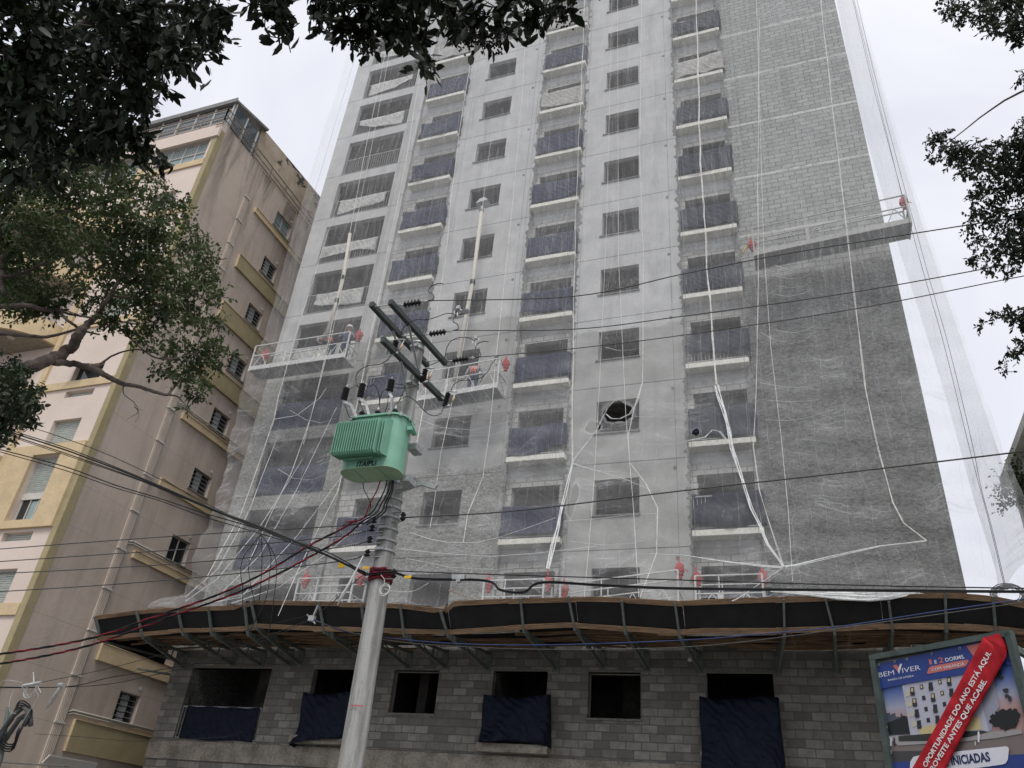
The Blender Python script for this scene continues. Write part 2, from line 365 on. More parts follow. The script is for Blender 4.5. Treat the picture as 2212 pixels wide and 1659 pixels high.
# small round service sleeves on the plaster bays
for k, h in enumerate(head[1:]):
    for x in (-9.05, -3.25):
        MB().tube([(x, FY - .012, h + .22 - .0), (x, FY + .0, h + .22)], .055, 12).build('pipe_sleeve', M['sill'], tower)
# balcony slabs, railings
SLAB = {'C2': (-14.32, -12.36), 'C4': (-8.53, -6.60), 'C6': (-2.80, -.90)}
def railing(mb, x0, x1, y, z0, z1, step=.11):
    mb.bar((x0, y, z1), (x1, y, z1), .04, .04); mb.bar((x0, y, z0 + .06), (x1, y, z0 + .06), .03, .03)
    n = int((x1 - x0) / step)
    for i in range(n + 1): mb.bar((x0 + i * (x1 - x0) / n, y, z0 + .06), (x0 + i * (x1 - x0) / n, y, z1), .014, .014)
    return mb
M['bar'] = simple('railing_metal', (.30, .30, .29), .6, .2)
CN = {'C2': 'left', 'C4': 'middle', 'C6': 'right'}
def sheet(name, x0, x1, y, z0, z1, mat, seed, wrap=.25, sag=.03, skew=0., torn=0., parent=None, amp=1.):
    "cloth with thickness and folds, returned over the railing sides"
    rr = random.Random(seed); nx, nz = 26, 12; vs = []; fs = []
    ph = [rr.uniform(0, 6) for _ in range(6)]
    for j in range(nz + 1):
        v = j / nz
        for i in range(nx + 1):
            u = i / nx; s_ = (x1 - x0) + 2 * wrap; d = u * s_
            if d < wrap: px, py = x0, y + wrap - d
            elif d > s_ - wrap: px, py = x1, y + d - (s_ - wrap)
            else: px, py = x0 + d - wrap, y
            zt = z1 - sag * math.sin(math.pi * u) * (1 + .6 * math.sin(7 * u + ph[0])) - .015 * math.sin(19 * u + ph[3])
            zb = z0 + skew * (u - .5) + torn * max(0, math.sin(3.2 * u + ph[1])) + .02 * math.sin(9 * u + ph[2])
            f = .010 * math.sin(13 * u + 5 * v + ph[1]) + .005 * math.sin(27 * u - 6 * v + ph[2]) + .010 * math.sin(6 * v + 4 * u + ph[4])
            vs.append((px + .012 * math.sin(9 * v + ph[5]), py - .035 - f * (.3 + v) * amp + .03 * (amp - 1) * math.sin(3.1 * v + 5 * u), zb + (zt - zb) * (1 - v)))
    for j in range(nz):
        for i in range(nx): a = j * (nx + 1) + i; fs.append((a, a + 1, a + nx + 2, a + nx + 1))
    m = MB().add(vs, fs, True); o = m.build(name, mat, parent); md = o.modifiers.new('thick', 'SOLIDIFY'); md.thickness = .006
    return o
hz = list(range(-4, 10))
for c in ('C2', 'C4', 'C6'):
    a, b = SLAB[c]
    for k in hz:
        h = 33.82 - 2.75 * k; zt = h - 1.84
        bl = MB().box(a, b, 20.83, RY, zt - .18, zt).build('balcony_slab', M['slab'], tower, .012)
        railing(MB(), a + .06, b - .06, 20.88, zt, zt + 1.0).build('railing', M['bar'], bl)
        light = (c, k) in (('C2', -1), ('C4', -1), ('C4', 1), ('C6', 1), ('C2', -3))
        n = 9 - k
        o = sheet('draped_sheet', a + .02, b + (.06 if c != 'C4' else .0), 20.86, zt + random.choice((.02, .02, .05, .10)), zt + random.uniform(1.0, 1.12), M['greyc'] if light else (M['blue'] if c == 'C6' else M['blue2']), hash((c, k)) % 999 if False else (ord(c[1]) * 31 + k * 7), .24, .03, random.uniform(-.12, .12), random.choice((0, 0, .12, .22)), None, random.choice((1, 1.6, 2.4)))
        tag(o, '%s sheet on the %s balcony above the canopy, %s balcony column' % ('pale grey' if light else 'dark blue', ORD[n], CN[c]), 'sheet', 'sheets draped over the balconies')
# loggia railings and cloths
for k in hz:
    h = 33.82 - 2.75 * k; z0 = h - 2.2
    if z0 < ZB: z0 = ZB
    if k <= 5:
        railing(MB(), -18.6, -15.66, CY + .05, z0, z0 + 1.0, .12).build('loggia_railing', M['bar'], tower)
        if k != 1:
            x0, x1 = {0: (-18.4, -15.9), 2: (-18.3, -15.9), 3: (-18.6, -15.8), 4: (-18.2, -15.9), 5: (-18.55, -15.7)}.get(k, (-18.3, -15.9))
            o = sheet('draped_sheet', x0, x1, CY + .04, z0 + .25, z0 + 1.0, M['white'], 300 + k, .05, .05, random.choice((-.5, .35, -.2)), .2)
            tag(o, 'creased off-white sheet hung on the %s loggia railing above the canopy' % ORD[9 - k], 'sheet', 'white sheets on the loggia railings')
    else:
        o = sheet('draped_sheet', -18.6, -15.66, CY + .08, z0 + .02, z0 + 1.15, M['blue2'], 400 + k, .02, .02, 0, 0)
        tag(o, 'dark blue sheet closing the lower half of the %s loggia up from the canopy' % ORD[9 - k], 'sheet', 'dark sheets in the lowest loggias')
# base storey sheets and slabs
MB().box(-8.55, -6.62, 20.75, FY - .052, 4.17, 4.38).build('balcony_slab', M['band'], tower, .01)
MB().box(-2.8, -1.0, 20.75, FY - .052, 4.17, 4.38).build('balcony_slab', M['band'], tower, .01)
MB().box(-14.3, -12.4, 20.75, FY - .052, 4.17, 4.38).build('balcony_slab', M['band'], tower, .01)
railing(MB(), -18.6, -15.7, FY + .02, 4.15, 5.1).build('loggia_railing', M['bar'], tower)
tag(sheet('draped_sheet', -18.4, -15.75, FY - .0, 4.17, 5.1, M['blueb'], 51, .02, .01), 'navy sheet on the railing at the left end of the base storey', 'sheet')
tag(sheet('draped_sheet', -14.2, -12.3, 20.78, 4.25, 5.55, M['blueb'], 52, .25, .05, .35, 0, None, 5), 'navy sheet with a slanting hem, hung just left of the concrete utility pole', 'sheet')
tag(sheet('draped_sheet', -8.5, -6.6, 20.72, 4.36, 5.58, M['blueb'], 53, .25, .06, -.12, .06, None, 6), 'navy sheet bulging over the middle base storey ledge, right of the pole', 'sheet')
tag(sheet('draped_sheet', -2.78, -.92, 20.7, 3.7, 5.62, M['blueb'], 54, .25, .04, -.35, .15, None, 5), 'largest navy sheet, hanging to the photo bottom left of the billboard', 'sheet')

HOLES = [(-4.55, 13.02, .40, .36), (-5.25, 12.52, .22, .25), (-5.6, 10.15, .14, .55), (-2.35, 12.05, .10, .13)]
# ================================================================ net
def rowlerp(tab, z):
    if z <= tab[0][0]: return tab[0][1:]
    for a, b in zip(tab, tab[1:]):
        if z <= b[0]:
            t = (z - a[0]) / (b[0] - a[0]); return tuple(p + (q - p) * t for p, q in zip(a[1:], b[1:]))
    return tab[-1][1:]
def net_y(z):   # distance of the sheet from the camera plane
    return rowlerp([(7.1, 18.0), (8.5, 18.5), (11, 19.1), (14, 19.4), (19, 19.6), (42, 20.0)], z)[0]
LT = []; 
for p in [(333,1313),(350,1306),(393,1289),(430,1200),(467,1103),(497,983),(523,853),(534,800),(567,733),(614,553),(670,383),(738,150),(775,20)]:
    z = 12.
    for _ in range(12): q = P(*p, net_y(z)); z = q.z
    LT.append((q.z, q.x))
LT.sort(); LT.append((48.5, LT[-1][1]))
RT = []
for p in [(2260,1292),(2225,1130),(2184,1026),(2085,740),(2021,553),(1971,400),(1851,0)]:
    z = 12.
    for _ in range(12): q = P(*p, net_y(z)); z = q.z
    RT.append((q.z, q.x))
RT.sort(); RT.append((48.5, RT[-1][1]))
FTOP = [(205,1332),(293,1320),(382,1313),(529,1307),(531,1297),(690,1300),(865,1303),(968,1318),(972,1300),(1130,1292),(1243,1290),(1354,1291),(1474,1298),(1500,1298),(1690,1289),(1900,1281),(2085,1282),(2147,1288),(2212,1302),(2300,1318)]
ftop = [P(*p, 18.0) for p in FTOP]
def canopy_z(x):
    for a, b in zip(ftop, ftop[1:]):
        if a.x <= x <= b.x: return a.z + (b.z - a.z) * (x - a.x) / max(1e-6, b.x - a.x)
    return ftop[-1].z if x > ftop[-1].x else ftop[0].z
NX, NZ = 210, 260; vs = []; fs = []
for j in range(NZ + 1):
    v = j / NZ
    for i in range(NX + 1):
        u = i / NX
        z = 7.1 + (47.9 - 7.1) * v ** 1.15
        xl = rowlerp(LT, z)[0]; xr = rowlerp(RT, z)[0]
        x = xl + (xr - xl) * u; y = net_y(z)
        zz = z
        if z < 9: k = (9 - z) / 1.9; zz = z + (canopy_z(x) - 7.1 - .03) * k
        cell = ((x + 40.3) / 3.35) % 1; bulge = math.sin(math.pi * cell)
        lowf = min(1, max(0, (22 - z) / 12))
        y += .10 * math.sin(3.1 * x + .16 * z + math.sin(z * .3)) * (1 - lowf) + .05 * math.sin(7.3 * x + 1.3 * math.sin(.25 * z))
        y -= lowf * (.22 * bulge + .08 * math.sin(3.3 * z + 2.2 * (cell - .5) ** 2 * 8 + 1.4 * math.sin(.6 * x)) + .05 * math.sin(7.7 * z + .9 * x))
        edge = min(u, 1 - u)
        if edge < .12: y += (1 - edge / .12) ** 2 * (1.4 if u > .5 else .9) * min(1, max(0, (z - 8) / 4)) * 0 
        vs.append((x, y, zz))
    # next row
for j in range(NZ):
    for i in range(NX): a = j * (NX + 1) + i; fs.append((a, a + 1, a + NX + 2, a + NX + 1))
M['net'] = net_mat('fine_white_mesh', .115)
net = MB().add(vs, fs, True).build('safety_net', M['net'])
tag(net, 'huge translucent white debris net hanging over the whole tower front down to the canopy', 'net')
# second layer at the flank: the overlapping side sheet that runs back past the corner
vs = []; fs = []
for j in range(101):
    z = 8.0 + 34 * j / 100; xr = rowlerp(RT, z)[0]
    for i in range(31):
        u = i / 30; x = xr - .9 * (1 - u) if False else xr - (.02 + .0 * u)
        vs.append((xr - .05 - .35 * math.sin(u * 2.6) * (.6 + .4 * math.sin(z * .3)), net_y(z) + .05 + u * 3.2, z + .05 * math.sin(9 * u)))
for j in range(100):
    for i in range(30): a = j * 31 + i; fs.append((a, a + 1, a + 32, a + 31))
tag(MB().add(vs, fs, True).build('safety_net', net_mat('denser_white_mesh', .24)), 'side sheet of white netting running back beyond the right corner of the tower', 'net')

# ropes over the net: polylines in photo positions resolved on the net
def onnet(X, Y, off=.12):
    z = 12.
    for _ in range(10): q = P(X, Y, net_y(z) - off - .2); z = q.z
    return q
M['fold'] = simple('bunched_netting', (.66, .67, .66), .9, var=.25, scale=18)
def rope(pts, r, label, name='rope', mat='rope', cat='rope', group='white ropes and folds on the netting', off=.12, jit=.0):
    r = tuple(v * .6 for v in r) if isinstance(r, tuple) else r * .6
    q = [onnet(*p, off) for p in pts]; out = []
    for a, b in zip(q, q[1:]):
        n = max(1, int((b - a).length / .5))
        for i in range(n): out.append(a.lerp(b, i / n) + Vector((random.uniform(-jit, jit), 0, random.uniform(-jit, jit))))
    out.append(q[-1])
    rad = [r] * len(out) if not isinstance(r, tuple) else [r[0] + (r[1] - r[0]) * i / (len(out) - 1) for i in range(len(out))]
    mb = MB(); ns = 4 if max(rad) > .018 else 2 if max(rad) > .011 else 1
    for k in range(ns):
        pa = random.uniform(0, 6); pw = random.uniform(.5, 1.1); sp = (0 if ns == 1 else 1.5 if name == 'net_fold' else .9)
        mb.tube([p + Vector((math.sin(i * pw + pa), .3 * math.cos(i * pw), .4 * math.cos(i * pw * 1.3 + pa))) * rad[i] * sp for i, p in enumerate(out)], [q_ * (1 if ns == 1 else .5) * random.uniform(.7, 1.2) for q_ in rad], 5)
    o = mb.build(name, M[mat])
    return tag(o, label, cat, group)
rope([(1503, -5), (1508, 150), (1512, 330), (1524, 520), (1533, 640), (1541, 760), (1548, 830)], .035, 'thick white rope bundle running down through the right balcony column', jit=.02)
rope([(1548, 830), (1552, 850), (1566, 890), (1575, 930), (1597, 1010), (1622, 1100), (1660, 1180), (1693, 1225)], (.06, .03), 'bunched twist of netting slanting from the right balcony column to the big knot', 'net_fold', 'fold', 'net fold', jit=.05)
rope([(1700, -5), (1640, 40), (1637, 420), (1638, 560), (1636, 780), (1627, 965), (1641, 1060), (1662, 1130), (1693, 1225)], .022, 'long white rope just right of the right balcony column, ending at the big knot')
rope([(1772, -5), (1806, 300), (1832, 520), (1850, 680), (1870, 840), (1897, 970), (1928, 1085), (1952, 1130), (2002, 1168)], .026, 'white rope curving across the rough block wall to the far right knot')
rope([(1634, -5), (1650, 540), (1665, 750), (1688, 950), (1703, 1106), (1712, 1255)], .012, 'thin white rope hanging over the dark roughcast wall')
rope([(1263, -5), (1256, 180), (1246, 400), (1241, 560), (1237, 840), (1236, 1000)], .028, 'white rope along the right edge of the middle balcony column')
rope([(1236, 1000), (1222, 1060), (1205, 1140), (1183, 1229)], (.03, .06), 'bunched netting fold dropping from the torn slit to the canopy', 'net_fold', 'fold', 'net fold', jit=.04)
rope([(1322, -5), (1310, 500), (1295, 830), (1283, 1040), (1272, 1180), (1262, 1290)], .010, 'thin rope left of the right window column')
rope([(1334, -5), (1336, 560), (1352, 900), (1367, 1080), (1380, 1290)], .012, 'thin rope crossing the right window column')
rope([(1386, -5), (1382, 330), (1390, 560), (1389, 740), (1388, 825), (1370, 880), (1357, 940), (1360, 1000), (1395, 1045), (1421, 1098), (1419, 1195), (1382, 1290)], .02, 'knotted white rope zigzagging down past the torn holes')
rope([(1140, -5), (1128, 200), (1113, 380), (1095, 560), (1075, 740), (1055, 950), (1044, 1030), (1010, 1110), (1000, 1173)], .022, 'white rope right of the long plastic pipe, ending in a knot')
rope([(1023, 100), (1000, 230), (975, 420), (963, 560), (935, 720), (916, 870), (900, 960)], .026, 'bright white rope beside the green transformer')
rope([(1061, 300), (1010, 700), (985, 830), (952, 980), (936, 1100), (929, 1140)], .012, 'thin rope crossing behind the fuse cutouts')
rope([(905, 170), (880, 330), (838, 540), (806, 700), (770, 880), (730, 1060), (640, 1240), (600, 1330)], .024, 'white rope down the pilaster right of the loggia column')
rope([(842, 70), (790, 320), (745, 560), (705, 760), (672, 900), (630, 1020), (590, 1100), (540, 1210)], .016, 'thin rope across the loggias from the leaves down', group='white ropes and folds on the netting')
rope([(852, 60), (800, 330), (757, 540), (713, 740), (680, 870), (655, 960)], .012, 'twin thin rope in front of the loggias')
rope([(735, 420), (690, 560), (646, 700), (600, 860), (592, 905), (560, 1000), (520, 1110), (440, 1260)], .022, 'white rope near the left edge of the net, past the left platform')
rope([(2002, 1168), (1900, 1180), (1800, 1202), (1720, 1222), (1693, 1225)], (.03, .05), 'taut swag of gathered netting between the two right knots', 'net_fold', 'fold', 'net fold', off=.3)
rope([(1693, 1225), (1640, 1222), (1560, 1212), (1480, 1200), (1400, 1196)], (.05, .012), 'gathered fold running left from the big knot', 'net_fold', 'fold', 'net fold', off=.3)
rope([(885, 1150), (930, 1165), (970, 1172), (1030, 1172), (1080, 1160), (1140, 1140), (1200, 1118)], .012, 'shallow white swag crossing the small knot', 'net_fold', 'fold', 'net fold')
rope([(862, 1185), (960, 1196), (1060, 1202), (1150, 1196), (1290, 1180)], .012, 'lower shallow white swag above the canopy', 'net_fold', 'fold', 'net fold')
rope([(1236, 1000), (1262, 960), (1290, 930), (1310, 880), (1330, 862)], (.03, .01), 'pulled up fold between the torn slit and the torn window net', 'net_fold', 'fold', 'net fold', jit=.03)
rope([(1236, 1000), (1300, 1020), (1350, 1035), (1410, 1060)], (.02, .006), 'thin pulled fold right of the torn slit', 'net_fold', 'fold', 'net fold')
rope([(592, 905), (640, 897), (690, 860), (705, 838)], (.03, .01), 'curved fold below the left suspended platform', 'net_fold', 'fold', 'net fold')
rope([(1478, 953), (1500, 950), (1522, 945), (1540, 930), (1552, 935), (1572, 955)], .03, 'knotted torn netting on the right balcony column', 'net_fold', 'fold', 'net fold', jit=.04)
rope([(1310, 893), (1322, 905), (1338, 906), (1362, 895), (1377, 868), (1388, 825)], .025, 'sagging lower rim of the torn net at the right window column', 'net_fold', 'fold', 'net fold', jit=.02)
for i, pl in enumerate([((R6, 600, 60), (R6, 700, 92), (R6, 790, 70), (R6, 830, 40)), ((R6, 600, 128), (R6, 690, 148), (R6, 780, 140), (R6, 835, 112)), ((R6, 600, 190), (R6, 700, 207), (R6, 780, 196), (R6, 835, 165)), ((R6, 600, 250), (R6, 690, 262), (R6, 790, 240), (R6, 838, 215)),
        ((R6, 505, 495), (R6, 600, 545), (R6, 700, 567), (R6, 790, 548), (R6, 845, 500)), ((R6, 600, 480), (R6, 720, 498), (R6, 800, 480), (R6, 850, 455)), ((R6, 500, 820), (R6, 640, 846), (R6, 760, 852), (R6, 850, 838)), ((R6, 560, 935), (R6, 700, 944), (R6, 820, 938), (R6, 900, 925)), ((R6, 540, 1060), (R6, 680, 1066), (R6, 820, 1045), (R6, 1000, 985)),
        ((R5, 480, 1050), (R5, 640, 1110), (R5, 850, 1128), (R5, 1130, 1062)), ((R5, 600, 1140), (R5, 760, 1168), (R5, 960, 1160), (R5, 1130, 1110)), ((R5, 560, 1000), (R5, 760, 1030), (R5, 1000, 1010), (R5, 1130, 985)), ((R5, 1710, 590), (R5, 1790, 612), (R5, 1880, 608), (R5, 1940, 595)), ((R5, 1900, 1216), (R5, 2060, 1222), (R5, 2212, 1212), (R5, 2330, 1205)),
        ((R5, 1900, 1040), (R5, 2060, 1045), (R5, 2180, 1035), (R5, 2300, 1015)), ((R8, 1440, 60), (R8, 1640, 45), (R8, 1850, 20), (R8, 2040, 10)), ((R8, 1480, 190), (R8, 1700, 215), (R8, 1900, 200), (R8, 2030, 160)), ((R8, 420, 300), (R8, 700, 358), (R8, 1000, 372), (R8, 1300, 350)), ((R5, 1500, 1350), (R5, 1640, 1390), (R5, 1800, 1400), (R5, 1930, 1420)), ((R4, 1880, 1000), (R4, 1980, 1060), (R4, 2080, 1080), (R4, 2180, 1050)), ((R4, 1800, 1380), (R4, 1900, 1440), (R4, 2020, 1450), (R4, 2120, 1410))]):
    o = rope([F(x, y) for F, x, y in pl], (.010, .004) if i % 3 else (.014, .005), 'thin sagging crease in the white netting, paler than the mesh around it', 'net_fold', 'fold', 'net fold', 'sagging creases across the netting')  # creases are solid pale tubes laid over the mesh
# long folds fanned toward the left net foot
fans = [((727, 880), (640, 1060), (560, 1200), (470, 1290)), ((760, 1000), (640, 1160), (520, 1290), (440, 1305)), ((655, 990), (560, 1140), (470, 1250), (400, 1300)),
        ((600, 940), (540, 1100), (470, 1230), (400, 1290)), ((820, 1100), (700, 1200), (600, 1270), (500, 1303)), ((1693, 1225), (1600, 1290), (1590, 1295), (1580, 1298)), ((700, 1180), (600, 1250), (520, 1285), (430, 1308))]
for i, f_ in enumerate(fans): rope(f_, (.012, .02), 'long thin fold fanning to the %s foot of the net, %s of the fan' % ('left' if i != 5 else 'right', ORD[i]), 'net_fold', 'fold', 'net fold')
# slack netting bundle lying over the canopy edge
for i in range(14):
    k = i / 13; a = ZN(400 + 30 * random.random(), 730 + 6 * k); b = ZN(1500 - 120 * k, 750); c = ZN(1120 + 60 * random.uniform(-1, 1), 742 + 60 * k)
    pts = [Vector(P(*q_, 17.92 - .02 * random.random())) + Vector((0, 0, random.uniform(-.02, .02))) for q_ in (a, ZN(560, 738 + 12 * k), ZN(720, 742 + 26 * k), ZN(900, 742 + 46 * k), c, ZN(1260, 745 + 42 * k), ZN(1380, 750 + 14 * k), b)]
    tag(MB().tube(pts, [.006, .014, .02, .024, .028, .022, .014, .004], 6).build('net_fold', M['fold']), 'loose strand of netting slumped over the canopy edge on the right', 'net fold', 'slack netting strands on the canopy edge')

# ================================================================ canopy
can = thing('protective_canopy', (-8, 19.5, 6.5), 'long sagging timber and black plywood protective canopy on grey steel brackets below the netting', 'canopy')
KNEE = [(219,1385),(310,1376),(391,1369),(463,1368),(540,1364),(555,1358),(700,1365),(870,1371),(968,1373),(1131,1363),(1240,1358),(1350,1366),(1468,1375),(1510,1370),(1695,1371),(1800,1368),(1928,1361),(2043,1361),(2150,1368),(2212,1375),(2300,1388)]
kn = [P(*p, 18.4) for p in KNEE]
def poly_at(pl, x):
    if x <= pl[0].x: return pl[0].copy()
    for a, b in zip(pl, pl[1:]):
        if x <= b.x: return a.lerp(b, (x - a.x) / max(1e-6, b.x - a.x))
    return pl[-1].copy()
def board(mb, fn, xs, th, hh):
    "strip with thickness following fn(x) -> (lower point, direction up along the strip)"
    vs = []; fs = []
    for x in xs:
        p, d = fn(x); d = d.normalized(); nrm = Vector((0, -d.z, d.y)).normalized()
        for q in (p, p + d * hh, p + d * hh + nrm * th, p + nrm * th): vs.append(q)
    for i in range(len(xs) - 1):
        for k in range(4): a = i * 4 + k; b = i * 4 + (k + 1) % 4; fs.append((a, b, b + 4, a + 4))
    n = len(xs); fs += [(3, 2, 1, 0), (4*n-4, 4*n-3, 4*n-2, 4*n-1)]
    return mb.add(vs, fs)
def fas(frac, out=0.):
    def fn(x):
        a = poly_at(kn, x); b = poly_at(ftop, x); d = b - a; d.x = 0
        p = a + d * frac; p.x = x; p += Vector((0, -out, 0)); return p, d
    return fn
x0c, x1c = kn[0].x, kn[-1].x
def xrange_(a, b, n=40): return [a + (b - a) * i / n for i in range(n + 1)]
cuts = [x0c, P(529, 1307, 18).x, P(968, 1318, 18).x, P(1243, 1290, 18).x, P(1474, 1298, 18).x, P(1900, 1281, 18).x, x1c]
for a, b in zip(cuts, cuts[1:]):
    board(MB(), fas(.06), xrange_(a + .004, b - .004, 16), .018, .665).build('plywood_panel', M['blackp'], can)
for k, (a, b) in enumerate(zip(cuts, cuts[1:])):
    n = 2
    for q in range(n):
        aa, bb = a + (b - a) * q / n, a + (b - a) * (q + 1) / n
        board(MB(), (lambda f_: (lambda x: (f_(x)[0] + Vector((0, -.035, -.02 * (q % 2))), f_(x)[1])))(fas(.86)), xrange_(aa - .05, bb + .01, 8), .03, .12).build('timber_rail', M['wood'], can)
        board(MB(), (lambda f_: (lambda x: (f_(x)[0] + Vector((0, -.04 - .012 * (q % 2), .01 * (q % 2))), f_(x)[1])))(fas(.02)), xrange_(aa - .1, bb + .01, 8), .03, .115).build('timber_rail', M['wood'], can)
# steel brackets
TR = [(R7,(885,645),(925,810),(1185,1000)),(R7,(1150,628),(1185,790),(1505,985)),(R7,(1350,612),(1372,790),(1690,990)),(R7,(1585,600),(1605,790),(1870,985)),(R7,(1625,575),(1665,755),(1940,980)),(R7,(2065,580),(2100,775),(2420,985)),(R8,(130,600),(150,790),(430,1003)),(R8,(380,595),(405,795),(665,1000)),(R8,(640,640),(690,800),(945,1015)),(R8,(1160,558),(1180,770),(1385,1015)),(R8,(1470,543),(1510,755),(1690,1000)),(R8,(1815,572),(1838,780),(1975,1010)),(R8,(2160,590),(2190,805),(2322,1025)),(R9,(655,565),(662,795),(620,1030)),(R9,(925,560),(985,785),(1000,1030)),(R9,(1335,575),(1360,760),(1345,1000)),(R9,(1700,520),(1710,765),(1690,1000)),(R9,(2010,545),(2030,785),(2010,1000))]
for F, a, b, c in TR:
    a = P(*F(*a), 17.93); b = P(*F(*b), 18.34); c = P(*F(*c), FY - .03); u = Vector((c.x, FY - .03, c.z + .40))
    m = MB(); d = (b - a).normalized()
    m.bar(a, b, .075, .045, up=(1, 0, 0)); m.bar(b, c, .06, .09); m.bar(b + Vector((0, .05, .02)), u, .055, .08)
    for t in (.35, .68): m.bar(b.lerp(c, t), (b + Vector((0, .05, .02))).lerp(u, t), .035, .03)
    m.bar(b.lerp(c, .68), (b + Vector((0, .05, .02))).lerp(u, .35), .03, .025)
    m.box(c.x - .09, c.x + .09, FY - .029, FY - .002, c.z - .09, c.z + .47)
    m.build('steel_bracket', M['steelg'], can)
# long battens and deck under the netting edge
rr = random.Random(5)
def deckz(x, y):
    b = poly_at(kn, x); t = (y - 18.4) / 2.6; return b.z + .06 + (6.80 - b.z - .06) * t
for i, y in enumerate((18.5, 18.95, 19.4, 19.8, 20.25, 20.7)):
    x = x0c - .1 + rr.uniform(0, .3)
    while x < x1c:
        l = rr.uniform(2.4, 4.2); e = min(x + l, x1c); ph = rr.uniform(0, 6)
        vs = []; fs = []; n = 10; hh = rr.choice((.05, .07, .09)); dz = rr.uniform(-.05, .04)
        for j in range(n + 1):
            xx = x + (e - x) * j / n; zz = deckz(xx, y) + dz + .035 * math.sin(1.3 * xx + ph)
            vs += [(xx, y - .02, zz), (xx, y + .03, zz), (xx, y + .03, zz + hh), (xx, y - .02, zz + hh)]
        for j in range(n):
            for k in range(4): a = j*4+k; b_ = j*4+(k+1)%4; fs.append((a, b_, b_+4, a+4))
        fs += [(3,2,1,0),(4*n,4*n+1,4*n+2,4*n+3)]
        MB().add(vs, fs).build('batten', M['wood'], can)
        x = e + rr.choice((-.25, .02))
x = x0c
while x < x1c:
    e = min(x + 1.22, x1c); vs = []
    za = [deckz(x, 18.5) + .15, deckz(e, 18.5) + .15, deckz(e, 21.0) + .12, deckz(x, 21.0) + .12]
    gap = 0 if rr.random() < .8 else .12
    MB().prism([(x, 18.5 + gap, za[0]), (e - .01, 18.5 + gap, za[1]), (e - .01, 21.0, za[2]), (x, 21.0, za[3])], (0, 0, .018)).build('deck_panel', M['blackp'], can)
    x = e
# slanting loose plank and end frame at the left
a, b = P(205, 1332, 18.0), P(219, 1385, 18.4)
MB().bar(a, b, .07, .05, up=(1, 0, 0)).bar(b, (-19.75, 21.3, 6.55), .06, .06).bar(a, b + Vector((0, 2.9, .55)), .04, .04).bar(P(295, 1445, 20.6), P(385, 1460, 21.5), .06, .06).build('end_frame', M['steelg'], can)
MB().prism([b, b + Vector((.05, 2.7, -.05)), b + Vector((.05, 2.7, .5)), a], (.015, 0, 0)).build('plywood_panel', M['blackp'], can)
MB().bar(P(*R8(700, 510), 18.6), P(*R8(870, 570), 18.2), .09, .03).build('loose_plank', M['wood'], can)
# crumpled sheeting lying on the deck, seen through the gap under the fascia
for i, (xa, xb) in enumerate(((R8(450, 770), R8(660, 790)), (R8(700, 775), R8(1150, 765)), (R9(20, 785), R9(600, 780)))):
    p, q = P(*xa, 18.75), P(*xb, 18.75); vs = []; fs = []; n = 40
    for j in range(n + 1):
        t = j / n
        for k in range(4): vs.append((p.x + (q.x - p.x) * t, 18.62 + .12 * k, p.z + (q.z - p.z) * t + (.05 if k in (1, 2) else -.01) * (.6 + rr.random()) * math.sin(math.pi * min(1, t * 1.1) + .2)))
    for j in range(n):
        for k in range(3): a_ = j*4+k; fs.append((a_, a_+1, a_+5, a_+4))
    tag(MB().add(vs, fs).build('crumpled_sheeting', M['white']), 'crumpled white sheeting on the canopy deck, %s of three from the left' % ORD[i], 'sheeting', 'crumpled sheeting on the canopy')

